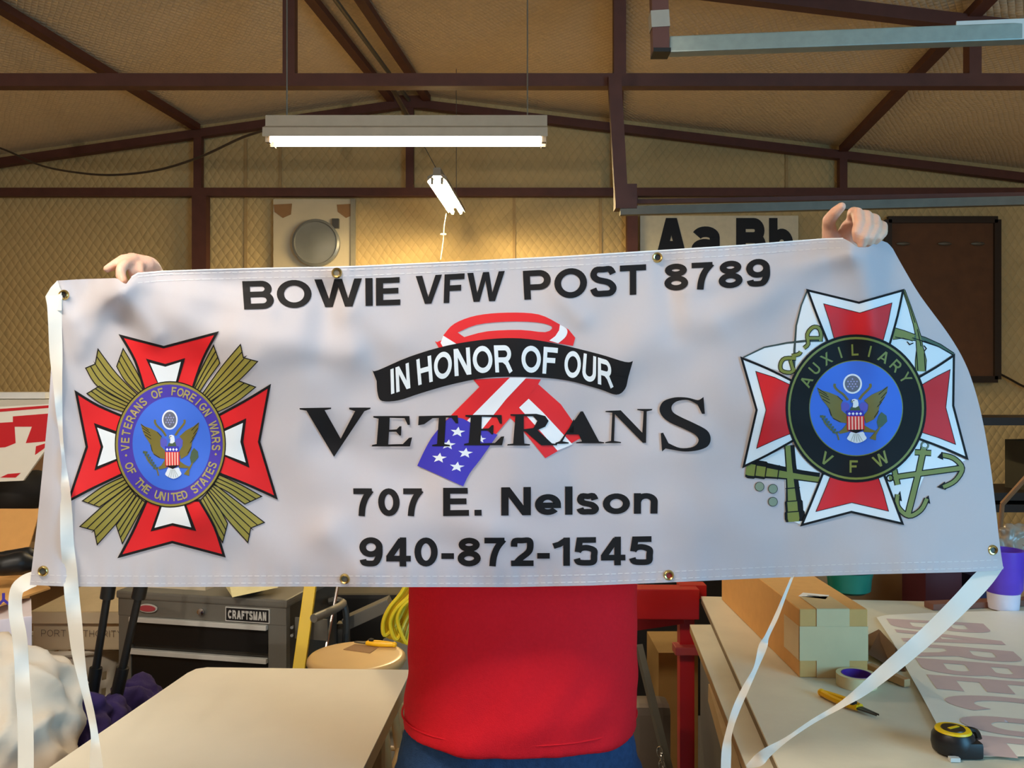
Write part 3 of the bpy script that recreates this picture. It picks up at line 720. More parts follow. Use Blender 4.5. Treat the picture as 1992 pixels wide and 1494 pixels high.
bm = B(); c0 = TC(.135, -.01, zt-.062)
pts = [c0+u*(.042*math.cos(k*PI/16))+Vector((0, 0, .017*math.sin(k*PI/16))) for k in range(32)]
prism(bm, pts, nrm*.004); obj('oval_badge_rim', bm, M_alu, t)
bm = B(); pts = [c0+nrm*.004+u*(.036*math.cos(k*PI/16))+Vector((0, 0, .012*math.sin(k*PI/16))) for k in range(32)]; prism(bm, pts, nrm*.003); obj('oval_badge', bm, mat('badge_pink', (176, 70, 78), .4), t)
# side handle bracket and bar
bm = B(); bar(bm, TC(Wd+.01, .05, zt-.12), TC(Wd+.01, .05, zt-.12)+Vector((.13, -.03, .0)), .008, .08); obj('handle_bracket', bm, M_metal, t)
hp = spline([P(610, 1203, 3.1), P(640, 1190, 3.2), P(660, 1180, 3.35), P(666, 1172, 3.5), P(640, 1168, 3.62)], 6)
bm = B(); tube(bm, hp, .016, 10); obj('push_bar', bm, M_metal, t, True)
bm = B()
for z in (-.105, -.135):
    tube(bm, [TC(Wd+.012, .02, zt+z), TC(Wd+.02, .0, zt+z)], .006, 8)
obj('bolt', bm, M_chrome, t)
for x in (.06, Wd-.06):
    for d in (.06, .4):
        bm = B(); lathe(bm, TC(x, d, .05), [(.05, -.015), (.05, .015)], 20, 'X'); obj('caster', bm, M_black, t)
# things on the chest
bm = B(); tbox(bm, .07, .34, .06, .38, zt+.0, zt+.03); tag(obj('foam_tray', bm, M_carton), 'flat pale tray on top of the tool chest', 'tray')
bm = B(); q = [P(438, 1140, 3.3), P(452, 1162, 3.18), P(540, 1143, 3.25), P(540, 1120, 3.35), P(440, 1115, 3.35)]; prism(bm, q, (0, .03, 0)); tag(obj('folded_paper', bm, mat('yellowed_paper', (222, 212, 160), .7)), 'yellowed folded paper hanging over the front of the tool chest', 'paper')
bm = B(); lathe(bm, TC(.50, .10, zt), [(.055, 0), (.062, .012), (.05, .03), (.02, .04)], 24); lathe(bm, TC(.50, .10, zt+.04), [(.012, 0), (.012, .03)], 12); tag(obj('grinding_disc', bm, M_dark, None, True), 'round dark disc tool at the right end of the tool chest', 'tool')
# yellow level, bars, machine behind
bm = B(); bar(bm, P(612, 1080, 3.28), P(566, 1420, 3.02), .045, .022, (0, -1, 0), .003)
tag(obj('yellow_bar', bm, M_yel), 'flat yellow bar leaning beside the tool chest', 'bar')
bm = B(); bar(bm, P(640, 1080, 3.7), P(618, 1330, 3.6), .06, .05, (0, -1, 0)); tag(obj('grey_post', bm, mat('pale_grey', (128, 124, 112), .5)), 'grey upright post right behind the yellow bar', 'post')
bm = B(); tube(bm, [P(668, 1080, 3.42), P(634, 1260, 3.3), P(606, 1420, 3.2)], .007, 8); tag(obj('steel_rod', bm, M_chrome), 'thin shiny steel rod leaning behind the stool', 'rod')
t = thing('shop_machine', 'dark grey machine frame with angled arm behind the stool', 'machine', P(720, 1300, 3.9))
bm = B(); bar(bm, P(668, 1210, 3.7), P(672, 1430, 3.7), .05, .05, (0, 1, 0), .004); obj('frame_leg', bm, M_metal_d, t)
bm = B(); bar(bm, P(672, 1212, 3.65), P(760, 1172, 3.65), .05, .085, (0, -1, 0), .004); obj('arm', bm, M_metal, t)
bm = B(); tube(bm, spline([P(640, 1170, 3.5), P(660, 1168, 3.5), P(670, 1180, 3.5), P(674, 1210, 3.5), P(672, 1250, 3.5)], 6), .014, 8); obj('hoop', bm, M_metal_d, t, True)
bm = B(); box(bm, P(735, 1240, 4.2), (.5, .3, .5), bev=.02); obj('housing', bm, M_dark, t)
bm = B(); q = [P(745, 1245, 3.8), P(790, 1230, 3.8), P(800, 1330, 3.6), P(700, 1330, 3.6)]; prism(bm, q, (0, .02, 0)); obj('chute', bm, mat('dull_grey', (120, 118, 108), .6), t)
# yellow extension cord coil
bm = B()
for k in range(9):
    dx = k*6-20; off = random.uniform(-6, 6); Y = 2.75+.02*(k % 4)
    tube(bm, spline([P(830+dx, 1090, Y), P(800+dx*.8, 1150+off, Y), P(768+dx*.55, 1185+off, Y), P(757+dx*.6, 1215+off, Y+.01), P(768+dx*.9, 1236+k*2, Y+.02), P(790+dx*.6, 1200, Y+.06), P(830+dx, 1120, Y+.08)], 6), .0065, 7)
tag(obj('extension_cord', bm, M_cord, None, True), 'looped yellow extension cord hanging behind the red shirt', 'cord')
bm = B(); tube(bm, spline([P(870, 1080, 2.8), P(845, 1140, 2.78), P(850, 1180, 2.8), P(880, 1195, 2.85)], 6), .012, 8); tag(obj('cord_hook', bm, M_metal_d), 'dark hook carrying the yellow extension cord', 'hook')
# stool
sc_ = PZ(694, 1274, .785)
t = thing('wooden_stool', 'round wooden stool holding a yellow knife', 'stool', (sc_.x, sc_.y, 0))
bm = B(); lathe(bm, (sc_.x, sc_.y, .785), [(.10, -.036), (.148, -.035), (.161, -.029), (.166, -.018), (.164, -.008), (.159, -.002), (.152, 0), (.140, 0), (.1, 0)], 56); obj('seat', bm, M_stool, t, True)
legs = []
for sx in (-1, 1):
    for sy in (-1, 1):
        a = Vector((sc_.x+sx*.09, sc_.y+sy*.09, .755)); b = Vector((sc_.x+sx*.17, sc_.y+sy*.17, .0))
        bm = B(); tube(bm, [a, b], [.016, .017], 12); obj('leg', bm, M_stool, t, True); legs.append((a, b))
bm = B()
for f in (.45, .7):
    q = [a.lerp(b, f) for a, b in legs]
    for i, j in ((0, 1), (1, 3), (3, 2), (2, 0)): tube(bm, [q[i], q[j]], .009, 8)
obj('rungs', bm, M_stool, t, True)
def craft_knife(p, q, label, z):
    """yellow snips-like cutter lying flat from butt p to tip q"""
    p, q = Vector(p), Vector(q); d = (q-p).normalized(); s = d.cross(Vector((0, 0, 1))); L = (q-p).length
    t = thing('thread_snips', label, 'snips', p); z0 = Vector((0, 0, 1))
    for k in (-1, 1):
        bm = B()
        pts = spline([p+d*L*.02+s*k*.002, p+d*L*.2+s*k*.009, p+d*L*.45+s*k*.012, p+d*L*.68+s*k*.006], 5)
        tube(bm, [Vector(x)+z0*.009 for x in pts], [.0075]*len(pts), 8); obj('handle', bm, M_ylw, t, True)
        bm = B(); prism(bm, [p+d*L*.66+s*k*.001+z0*.006, p+d*L*.68+s*k*.010+z0*.006, p+d*L*1.0+s*k*.004+z0*.006, p+d*L*.9+s*k*.001+z0*.006], z0*.004); obj('blade', bm, M_metal_d, t)
    bm = B(); ball(bm, p+d*L*.0+z0*.009, .0095); obj('spring_bend', bm, M_ylw, t, True)
    bm = B(); lathe(bm, p+d*L*.60+z0*.014+s*.006, [(.009, 0), (.01, .006), (.004, .009)], 16); obj('pivot_knob', bm, M_dark, t, True)
craft_knife(PZ(767, 1259, .785), PZ(690, 1253, .785), 'yellow snips lying on the round wooden stool', .785)
bm = B(); q = [PZ(668, 1264, .785), PZ(690, 1254, .785), PZ(736, 1260, .785), PZ(720, 1271, .785)]; prism(bm, q, (0, 0, .002)); tag(obj('card_piece', bm, M_card_d), 'small brown card on the round wooden stool', 'card')
# ================================================================== LEFT TABLE
zt = .85
c1, c2 = PZ(377, 1298, zt), PZ(800, 1303, zt)
def ext(p, q, yy):  # along the line p->q to depth yy
    k = (yy-p.y)/(q.y-p.y); return p+(q-p)*k
n1 = ext(c1, PZ(92, 1494, zt), 1.0); n2 = ext(c2, PZ(707, 1494, zt), 1.0)
t = thing('work_table', 'pale topped work table in front on the left', 'table', ((c1.x+c2.x)/2, 1.8, 0))
bm = B()
cc = [c1+Vector((.0, -.05, 0)), c1+Vector((.012, -.014, 0)), c1+Vector((.04, 0, 0)), c2, n2, n1]
prism(bm, cc, (0, 0, -.004)); obj('laminate_top', bm, M_top, t)
bm = B(); prism(bm, [p+Vector((0, 0, -.0042)) for p in cc], (0, 0, -.036)); obj('board', bm, mat('board_edge', (212, 192, 146), .7), t)
for p, sx, sy in ((c1, .1, -.12), (c2, -.1, -.12), (n1, .1, .12), (n2, -.1, .12)):
    bm = B(); bar(bm, (p.x+sx, p.y+sy, 0), (p.x+sx, p.y+sy, zt-.04), .07, .07, (0, 1, 0)); obj('leg', bm, M_ply, t)
bm = B()
for a, b in ((c1+Vector((.08, -.1, -.08)), c2+Vector((-.08, -.1, -.07))), (n1+Vector((.08, .1, -.07)), n2+Vector((-.08, .1, -.07))), (c2+Vector((-.09, -.1, -.07)), n2+Vector((-.09, .1, -.07))), (c1+Vector((.09, -.1, -.07)), n1+Vector((.09, .1, -.07)))):
    bar(bm, a, b, .03, .08)
obj('apron', bm, M_ply, t)
# ================================================================== RIGHT TABLE with stacked boards
t = thing('work_bench', 'right work bench topped with two pale stacked boards', 'table', (1.2, 2.2, 0))
zu, zl = .92, .895
a = PZ(1364, 1160, zu); b = PZ(1515, 1494, zu); b = ext(a, b, 1.05); 
far = Vector((a.x+1.3, a.y-.12, zu)); near = Vector((b.x+1.5, b.y, zu))
bm = B(); prism(bm, [a, far, near, b], (0, 0, -.006)); obj('upper_board', bm, M_top2, t)
bm = B(); prism(bm, [p-Vector((0, 0, .0062)) for p in (a, far, near, b)], (0, 0, -.018)); obj('upper_board_core', bm, mat('board_edge_dark', (120, 104, 78), .8, noise_amt=.2), t)
a2 = PZ(1342, 1215, zl); b2 = ext(a2, PZ(1452, 1492, zl), 1.05)
bm = B(); prism(bm, [a2, a2+Vector((1.5, -.0, 0)), b2+Vector((1.5, 0, 0)), b2], (0, 0, -.004)); obj('lower_board', bm, M_top2, t)
bm = B(); prism(bm, [p-Vector((0, 0, .0042)) for p in (a2, a2+Vector((1.5, 0, 0)), b2+Vector((1.5, 0, 0)), b2)], (0, 0, -.022)); obj('lower_board_core', bm, M_ply, t)
dn = Vector((.035, 0, 0))
bm = B(); prism(bm, [a2+dn-Vector((0, 0, .027)), b2+dn-Vector((0, 0, .027)), b2+dn-Vector((0, 0, .89)), a2+dn-Vector((0, 0, .89))], (.02, 0, 0)); obj('side_panel', bm, mat('side_grey', (112, 108, 100), .6, noise_amt=.15, scale=4), t)
bm = B(); p = ext(a2, b2, 2.35)+Vector((.006, 0, -.05)); q = ext(a2, b2, 1.85)+Vector((.006, 0, -.11)); bar(bm, p, q, .02, .05); obj('batten', bm, mat('fresh_wood', (206, 178, 130), .7), t)
bm = B(); prism(bm, [Vector((a.x+.05, a.y-.1, .85)), Vector((far.x-.05, far.y-.1, .85)), Vector((far.x-.05, far.y-.1, .0)), Vector((a.x+.05, a.y-.1, 0))], (0, .03, 0)); obj('back_panel', bm, M_ply, t)
for yy in (2.0, 1.2):
    bm = B(); bar(bm, (2.0, yy, 0), (2.0, yy, .868), .08, .08, (0, 1, 0)); obj('leg', bm, M_ply, t)
# long kraft box on the bench
zu += .0005
fl = PZ(1555, 1318, zu); fr = PZ(1688, 1318, zu); bl = PZ(1421, 1184, zu)
u = (bl-fl); Lb = u.length+.12; u.normalize(); hh = .1815; wv = (fr-fl)
t = thing('cardboard_box', 'long taped kraft carton lying on the right work bench', 'box', fl)
bm = B(); base = [fl, fr, fr+u*Lb, fl+u*Lb]; prism(bm, base, (0, 0, hh)); bmesh.ops.bevel(bm, geom=bm.edges[:], offset=.002, segments=1, affect='EDGES'); obj('carton_body', bm, M_card, t)
def face(x, z, d=0): return fl+wv*x+Vector((0, 0, z*hh))-u*(.0012+d)
bm = B(); prism(bm, [face(.25, 0), face(.73, 0), face(.73, 1.005), face(.25, 1.005)], -u*.0008); obj('packing_tape', bm, M_tape, t)
bm = B(); prism(bm, [face(0, .25), face(1, .25), face(1, .75), face(0, .75)], -u*.0016); obj('packing_tape', bm, M_tape, t)
up = Vector((0, 0, hh+.0008))
bm = B(); prism(bm, [fl+wv*.25+up, fl+wv*.73+up, fl+wv*.73+u*.13+up, fl+wv*.25+u*.13+up], (0, 0, .0008)); obj('packing_tape', bm, M_tape, t)
bm = B(); sd = -wv.normalized()*.0008
prism(bm, [fl+Vector((0, 0, hh*.25))+sd, fl+Vector((0, 0, hh*.75))+sd, fl+u*.12+Vector((0, 0, hh*.75))+sd, fl+u*.12+Vector((0, 0, hh*.25))+sd], sd); obj('packing_tape', bm, M_tape, t)
bm = B(); q = [PZ(x, y, zu+hh+.001) for x, y in ((1553, 1160), (1562, 1153), (1613, 1158), (1606, 1166))]; prism(bm, q, (0, 0, .0006)); obj('paper_label', bm, M_paper, t)
bm = B(); q = [PZ(x, y, zu+hh+.0017) for x, y in ((1570, 1158.6), (1572, 1157.6), (1594, 1159.8), (1592, 1160.8))]; prism(bm, q, (0, 0, .0004)); obj('label_print', bm, M_metal, t)
# masking tape roll
c = PZ(1666, 1330, zu); c.x -= .004; c.y = 2.196
t = thing('tape_roll', 'cream masking tape roll with purple inside in front of the kraft carton', 'tape roll', c)
bm = B(); lathe(bm, c, [(.038, 0), (.050, 0), (.050, .030), (.038, .030), (.038, 0)], 40, cap=False); obj('tape_band', bm, mat('masking_tape', (226, 208, 158), .5), t, True)
bm = B(); lathe(bm, c, [(.0355, .0), (.0378, .0), (.0378, .0305), (.0355, .0305), (.0355, 0)], 40, cap=False); obj('purple_core', bm, mat('core_purple', (84, 40, 140), .5), t, True)
# wooden squeegee / stick and angled brown board between the box and the sheet
bm = B(); bar(bm, PZ(1690, 1306, zu)+Vector((0, 0, .012)), PZ(1765, 1338, zu)+Vector((0, 0, .012)), .02, .02, bev=.003); tag(obj('wood_stick', bm, mat('tan_wood', (186, 142, 96), .7)), 'short tan wooden stick beside the masking tape roll', 'stick')
bm = B(); q = [P(1688, 1238, 2.62), P(1712, 1226, 2.62), P(1745, 1262, 2.4), P(1762, 1306, 2.3), P(1740, 1302, 2.3), P(1688, 1272, 2.4)]; prism(bm, q, (0, .01, .0)); tag(obj('brown_flap', bm, mat('dark_kraft', (96, 66, 42), .8)), 'dark brown card flap right of the kraft carton', 'card')
# snips, tape measure
craft_knife(PZ(1598, 1354, zu), PZ(1708, 1398, zu), 'yellow snips lying on the right work bench', zu)
p = PZ(1871, 1478, zu); p.y += .035
t = thing('tape_measure', 'black tape measure with yellow face on the right bench', 'tape measure', p)
bm = B(); lathe(bm, p+Vector((0, 0, .0)), [(.030, 0), (.040, .006), (.043, .02), (.042, .036), (.036, .046), (.03, .048)], 32); box(bm, p+Vector((.015, -.018, .018)), (.058, .045, .034), bev=.008); obj('case', bm, mat('rubber_black', (24, 24, 26), .4), t, True)
bm = B(); lathe(bm, p, [(.036, .047), (.034, .051), (.024, .051), (.024, .047)], 32); obj('yellow_ring', bm, M_yel, t, True)
bm = B(); lathe(bm, p, [(.024, .0505), (.023, .053), (.005, .053)], 24); obj('face_disc', bm, mat('face_black', (50, 42, 28), .4), t, True)
bm = B(); bar(bm, p+Vector((-.012, -.006, .0535)), p+Vector((.014, .006, .0535)), .007, .001); obj('face_print', bm, M_yel, t)
bm = B(); tube(bm, spline([p+Vector((.03, .01, .045)), p+Vector((.05, .006, .042)), p+Vector((.052, -.004, .03))], 5), .007, 8); obj('belt_clip', bm, M_black, t, True)
bm = B(); box(bm, p+Vector((-.02, -.043, .005)), (.02, .012, .008)); obj('hook_tip', bm, M_alu, t)
# printed sheet with BARBECUE
def sheetz(x, y): return .93-.010*min(1, max(0, (y-1200)/260))
outline = spline([(1705, 1201), (1730, 1196), (1800, 1194), (1878, 1193)], 4)+[(1990, 1190), (2120, 1187), (2240, 1474), (1906, 1474)]+spline([(1880, 1462), (1845, 1440), (1826, 1418), (1790, 1350), (1762, 1300), (1737, 1252)], 3)
t = thing('printed_sheet', 'white vinyl sheet with faded mauve BARBECUE letters', 'sheet', PZ(1850, 1400, .922))
ink = Ink(); ink.poly(outline, M_vinyl, 0)
def sheet_fn(x, y, z):
    q = PZ(x, y, .925); q.z = .9245+z*.0006+.006*max(0, (1250-y)/60)*0+.003*math.sin(q.x*9)*math.sin(q.y*7)+.003; return q
o = ink.finish('vinyl_sheet', sheet_fn, 14, t)
A_, B_ = PZ(1724, 1204, .925), PZ(1915, 1472, .925); dv = (B_-A_); pv = Vector((-dv.y, dv.x, 0)).normalized()*.29
ink = Ink(); 
ink.text('BARBECUE', .22, M_mauve, 1, lambda uu, v: ((A_+dv*uu+pv*v).x*100, -(A_+dv*uu+pv*v).y*100), .10)
def sheet_fn2(x, y, z):
    X, Y = x/100, -y/100
    return Vector((X, Y, .9245+.003*math.sin(X*9)*math.sin(Y*7)+.003+z*.0008))
ink.finish('lettering', sheet_fn2, 2, t)
# brown strip under the sheet's far edge
bm = B(); bar(bm, PZ(1815, 1188, .922)+Vector((0, .03, .01)), PZ(2100, 1180, .922)+Vector((0, .06, .01)), .05, .02); tag(obj('wood_strip', bm, mat('reddish_wood', (120, 76, 60), .7)), 'reddish wood strip behind the printed vinyl sheet', 'strip')
# behind the bench: cartons, bottle, cup
t, R = carton((1.46, 3.62, 0), (.42, .3, .93+.2), .0, 'plain brown carton standing behind the right bench', M_card_d)
t = thing('green_bottle', 'teal green jug with black cap behind the kraft carton', 'bottle', P(1655, 1186, 3.02))
c = P(1652, 1180, 3.16); c.z = .925
bm = B(); lathe(bm, c, [(.06, 0), (.075, .01), (.078, .05), (.085, .08), (.085, .16), (.06, .2)], 28); obj('bottle_body', bm, M_teal, t, True)
bm = B(); lathe(bm, c, [(.089, .082), (.092, .09), (.092, .125), (.089, .13)], 28); obj('black_band', bm, M_black, t, True)
bm = B(); lathe(bm, c, [(.03, .2), (.03, .26)], 20); obj('cap', bm, M_black, t, True)
p = PZ(1972, 1192, .925); p.y += .06
t = thing('purple_cup', 'purple cup fading to white at the base, right edge', 'cup', p)
hh2 = (1192-1078)/F*p.y; k = .045*2.9/2.9
bm = B(); lathe(bm, p, [(.048, 0), (.052, .055), (.0525, .056)], 32); obj('white_base', bm, mat('cup_white', (222, 214, 226), .4), t, True)
bm = B(); lathe(bm, p, [(.0525, .056), (.06, .07), (.064, hh2), (.058, hh2), (.054, .07)], 32); obj('purple_wall', bm, M_purple, t, True)
for i, (x, y, Y, s, m, lab, nm, cat) in enumerate((
    (1812, 1135, 3.34, (.16, .14, .24), mat('maroon', (74, 22, 28), .6), 'maroon box behind the bench left of the purple cup', 'maroon_box', 'box'),
    (1905, 1150, 3.42, (.16, .12, .16), mat('navy_card', (30, 26, 62), .6), 'dark navy carton beside the purple cup', 'navy_box', 'box'),
    (1872, 1090, 3.62, (.14, .14, .34), M_dark, 'tall black canister behind the right bench', 'black_canister', 'canister'))):
    bm = B(); q = P(x, y, Y); zb = .0; z1 = q.z+s[2]/2
    if 'canister' in nm: lathe(bm, (q.x, q.y, 0), [(.07, 0), (.07, z1-.03), (.05, z1)], 24)
    else: box(bm, (q.x, q.y, z1/2), (s[0], s[1], z1), Matrix.Rotation(.2, 3, 'Z'), .004)
    tag(obj(nm, bm, m, None, True), lab, cat)
# crumpled clear/brown bag and white box at the right edge
bm = B(); 
for px, py, r in ((1962, 1058, .05), (1948, 1062, .04), (1985, 1045, .05), (1960, 1035, .03)): ball(bm, P(px, py, 3.33), r)
o = remesh('plastic_bag', bm, .008, mat('crumpled_plastic', (150, 138, 124), .2), 2)
push(o.data, lambda c: noise.noise(c*40)*.02)
tag(o, 'crumpled plastic bag above the purple cup', 'bag')
bm = B(); q = P(1990, 1075, 3.34); box(bm, (q.x+.07, 3.34, q.z/2), (.2, .16, q.z), None, .003); tag(obj('tan_carton', bm, M_carton), 'pale carton at the right edge carrying the crumpled plastic bag', 'box')
# rack behind right
t = thing('storage_rack', 'dark metal rack standing by the back wall at the right', 'rack', (3.6, 5.6, 0))
for z in (P(0, 818, 5.6).z, P(0, 872, 5.6).z-.3, .9):
    bm = B(); box(bm, (4.0, 5.7, z), (2.2, .5, .05)); obj('shelf_board', bm, M_frame_d, t)
for x in (2.95, 5.05):
    bm = B(); bar(bm, (x, 5.5, 0), (x, 5.5, P(0, 818, 5.6).z), .05, .05, (0, 1, 0)); obj('upright', bm, M_steel, t)
bm = B(); box(bm, (3.55, 5.65, .925+.2), (.35, .3, .4), Matrix.Rotation(.2, 3, 'Z')); tag(obj('dark_box', bm, mat('dark_green_card', (42, 40, 30), .7)), 'dark box on the lowest board of the rack', 'box')
bm = B(); tube(bm, [P(1950, 980, 4.6), P(2040, 880, 4.4)], .014, 8); tube(bm, [P(1950, 980, 4.6), P(1940, 1100, 4.7)], .012, 8); tag(obj('bent_pipe', bm, mat('tan_pipe', (150, 110, 78), .5)), 'tan bent pipe leaning before the rack', 'pipe')

# ================================================================== RED MACHINE FRAME and middle clutter
t = thing('red_press_frame', 'red steel machine frame between the person and the right bench', 'machine frame', (.66, 3.2, 0))
bm = B(); a = P(1180, 1168, 3.15); b = P(1356, 1171, 3.15); bar(bm, a+Vector((-.6, 0, 0)), b, .08, .11, bev=.004); obj('crossbeam', bm, M_redp, t)
bm = B(); X = P(1334, 1200, 3.2).x; bar(bm, (X, 3.2, 0), (X, 3.2, P(0, 1195, 3.2).z), .055, .055, (0, 1, 0), .003); obj('upright', bm, M_redp, t)
bm = B(); bar(bm, (X-.9, 3.2, 0), (X-.9, 3.2, P(0, 1195, 3.2).z), .055, .055, (0, 1, 0), .003); obj('upright', bm, M_redp, t)
bm = B(); bar(bm, P(1200, 1218, 3.22), P(1330, 1199, 3.18), .04, .045, bev=.002); obj('brace', bm, M_redp, t)
bm = B(); box(bm, P(1334, 1262, 3.17), (.09, .07, .03), bev=.004); obj('collar', bm, mat('scuffed_red', (168, 60, 56), .5), t)
bm = B(); box(bm, P(1345, 1148, 3.2), (.1, .06, .05)); obj('top_lug', bm, M_redp, t)
bm = B(); bar(bm, P(1242, 1255, 2.9), P(1300, 1494, 2.7), .022, .022); d = (P(1300, 1494, 2.7)-P(1242, 1255, 2.9)); bar(bm, P(1300, 1494, 2.7), P(1300, 1494, 2.7)+d*.75, .022, .022); tag(obj('grey_pipe', bm, mat('dull_steel', (116, 112, 100), .4, .4)), 'grey pipe leaning behind the person beside the red frame', 'pipe')
bm = B()
for k in range(6):
    c = P(1284+k*2, 1462+k*13, 2.66); R = Matrix.Rotation(k*PI/2, 3, 'Z')
    tube(bm, [c+R @ Vector((.009*math.cos(j*PI/6), 0, .015*math.sin(j*PI/6))) for j in range(12)], .0028, 6, closed=True)
tag(obj('steel_chain', bm, M_chrome, None, True), 'steel chain hanging on the leaning grey pipe', 'chain')
bm = B(); box(bm, P(1306, 1420, 3.6), (.16, .3, .75)); tag(obj('tan_board', bm, mat('tan_board', (150, 116, 62), .7)), 'tan board standing behind the red upright', 'board')
bm = B(); q = P(1262, 1430, 2.95); box(bm, (q.x, q.y, .3), (.14, .12, .6), None, .03); tag(obj('grey_bin', bm, mat('bin_grey', (104, 92, 80), .6)), 'grey rounded bin behind the person\'s hip', 'bin')
bm = B(); box(bm, (P(1290, 1300, 4.6).x, 4.6, .5), (.9, .5, 1.0)); tag(obj('black_cabinet', bm, M_dark), 'dark cabinet in the gloom behind the red frame', 'cabinet')

# ================================================================== BANNER
YB0 = 1.58
random.seed(3)
def g2(px, py, ax, ay, bx, by, s):
    """gaussian ridge around a segment"""
    dx, dy = bx-ax, by-ay; k = max(0, min(1, ((px-ax)*dx+(py-ay)*dy)/(dx*dx+dy*dy)))
    d2 = (px-ax-k*dx)**2+(py-ay-k*dy)**2; return math.exp(-d2/(2*s*s))*(1-.35*k)
RIDGES = [  # ax, ay, bx, by, sigma px, amplitude m (towards the camera)
    (255, 560, 480, 690, 34, .013), (240, 575, 300, 650, 17, .008), (268, 545, 520, 600, 18, .007), (212, 585, 170, 650, 17, .006),
    (225, 560, 150, 620, 15, .006), (470, 640, 680, 690, 28, .008), (300, 555, 640, 560, 22, -.005), (118, 590, 150, 680, 18, .006),
    (640, 585, 620, 700, 22, -.006), (700, 600, 760, 660, 24, .005), (655, 540, 690, 680, 18, .004),
    (1300, 520, 1310, 650, 18, -.005), (1640, 490, 1400, 620, 26, .009), (1668, 500, 1500, 800, 34, .008), (1690, 500, 1700, 640, 18, .005),
    (1675, 495, 1720, 900, 30, .007), (1650, 490, 1330, 560, 16, .005), (1340, 620, 1200, 690, 34, .006),
    (640, 860, 880, 960, 34, -.005), (560, 700, 640, 980, 60, .006), (870, 960, 960, 1100, 30, .005), (400, 1000, 560, 1080, 40, .004), (640, 1040, 700, 1110, 24, .005), (1130, 620, 1080, 560, 16, .004), (960, 1030, 1060, 1060, 22, .004)]
def depth(px, py):
    y = YB0+.00002*(px-996)
    y += .022*noise.noise(Vector((px/330, py/260, 1.3)))+.011*noise.noise(Vector((px/140, py/150, 7.7)))+.003*noise.noise(Vector((px/60, py/70, 2.1)))
    for r in RIDGES:
        if abs(px-(r[0]+r[2])/2) < 420: y -= 2.3*r[5]*g2(px, py, *r[:5])
    b = max(0, (py-1060)/80); y -= .0016*b*math.sin(px/6.0+1.5*math.sin(px/41.0))*min(1, b)
    tp = interp(TOP, px); tt = max(0, 1-(py-tp)/70) if py < tp+70 else 0
    y += .0008*tt*math.sin(px/5.2)
    # the right end falls back behind the raised hand
    e = max(0, (px-1700)/250); y += .05*e*e
    y -= .008*math.exp(-((px-104)/30)**2)
    return y
TOP = [(110, 546), (160, 543), (228, 541), (238, 550), (246, 552), (256, 538), (268, 531), (315, 527), (400, 524), (520, 521), (640, 519), (700, 517), (900, 508), (1100, 498), (1280, 487), (1450, 476), (1600, 464), (1640, 463), (1656, 472), (1668, 481), (1690, 481), (1702, 472), (1716, 468), (1728, 473), (1737, 484)]
BOT = [(58, 1138), (130, 1141), (300, 1142), (600, 1141), (750, 1142), (1000, 1142), (1150, 1139), (1300, 1133), (1500, 1124), (1700, 1117), (1880, 1113), (1940, 1110), (1952, 1107)]
LEFT = [(546, 110), (620, 106), (720, 99), (800, 94), (900, 84), (1020, 72), (1138, 58)]
RIGHT = [(484, 1737), (520, 1757), (575, 1790), (650, 1845), (705, 1877), (760, 1897), (820, 1912), (900, 1926), (980, 1936), (1060, 1945), (1107, 1952)]
RIGHT = [(b, a) for a, b in spline([(x, y) for y, x in RIGHT], 4)]
NU, NV = 300, 96
bm = B(); g = []
Lp, Rp, Bp = LEFT, RIGHT, BOT
for j in range(NV+1):
    v = j/NV; row = []
    yl = 546+(1138-546)*v; yr = 484+(1107-484)*v
    xl, xr = interp(LEFT, yl), interp(RIGHT, yr)
    for i in range(NU+1):
        uu = i/NU
        xt = 110+(1737-110)*uu; xb = 58+(1952-58)*uu
        yt, yb = interp(TOP, xt), interp(BOT, xb)
        x = (1-v)*xt+v*xb+(1-uu)*xl+uu*xr-((1-uu)*(1-v)*110+uu*(1-v)*1737+(1-uu)*v*58+uu*v*1952)
        y = (1-v)*yt+v*yb+(1-uu)*yl+uu*yr-((1-uu)*(1-v)*546+uu*(1-v)*484+(1-uu)*v*1138+uu*v*1107)
        row.append(bm.verts.new(P(x, y, depth(x, y))))
    g.append(row)
for j in range(NV):
    for i in range(NU): bm.faces.new((g[j][i], g[j+1][i], g[j+1][i+1], g[j][i+1]))
banner = thing('vinyl_banner', 'white cloth banner with printed crests held up across the picture', 'banner', (0, YB0, 1.33))
obj('banner_cloth', bm, M_ban, banner, 'all')
LAY = .00032
def on_banner(x, y, z): return P(x, y, depth(x, y)-.0010-LAY*z)

# --- straight lettering
def line2(base, top):
    bs = base; tp = top
    def fn(u, v):
        k = u*(len(bs)-1); i = min(int(k), len(bs)-2); f = k-i
        a = (bs[i][0]+(bs[i+1][0]-bs[i][0])*f, bs[i][1]+(bs[i+1][1]-bs[i][1])*f)
        b = (tp[i][0]+(tp[i+1][0]-tp[i][0])*f, tp[i][1]+(tp[i+1][1]-tp[i][1])*f)
        return (a[0]+(b[0]-a[0])*v, a[1]+(b[1]-a[1])*v)
    return fn
ink = Ink(); ink.text('BOWIE VFW', .20, P_blk, 1, line2([(475, 602), (757, 594), (978, 585)], [(471, 547), (757, 540), (982, 527)]), .09, .44); ink.finish('printed_line', on_banner, 9, banner)
ink = Ink(); ink.text('POST', .20, P_blk, 1, line2([(1020, 583), (1140, 579), (1257, 572)], [(1017, 527), (1140, 520), (1257, 514)]), .10); ink.finish('printed_line', on_banner, 9, banner)
ink = Ink(); ink.text('8789', .20, P_blk, 1, line2([(1293, 566), (1395, 562), (1499, 556)], [(1291, 514), (1395, 509), (1497, 502)]), .11); ink.finish('printed_line', on_banner, 9, banner)
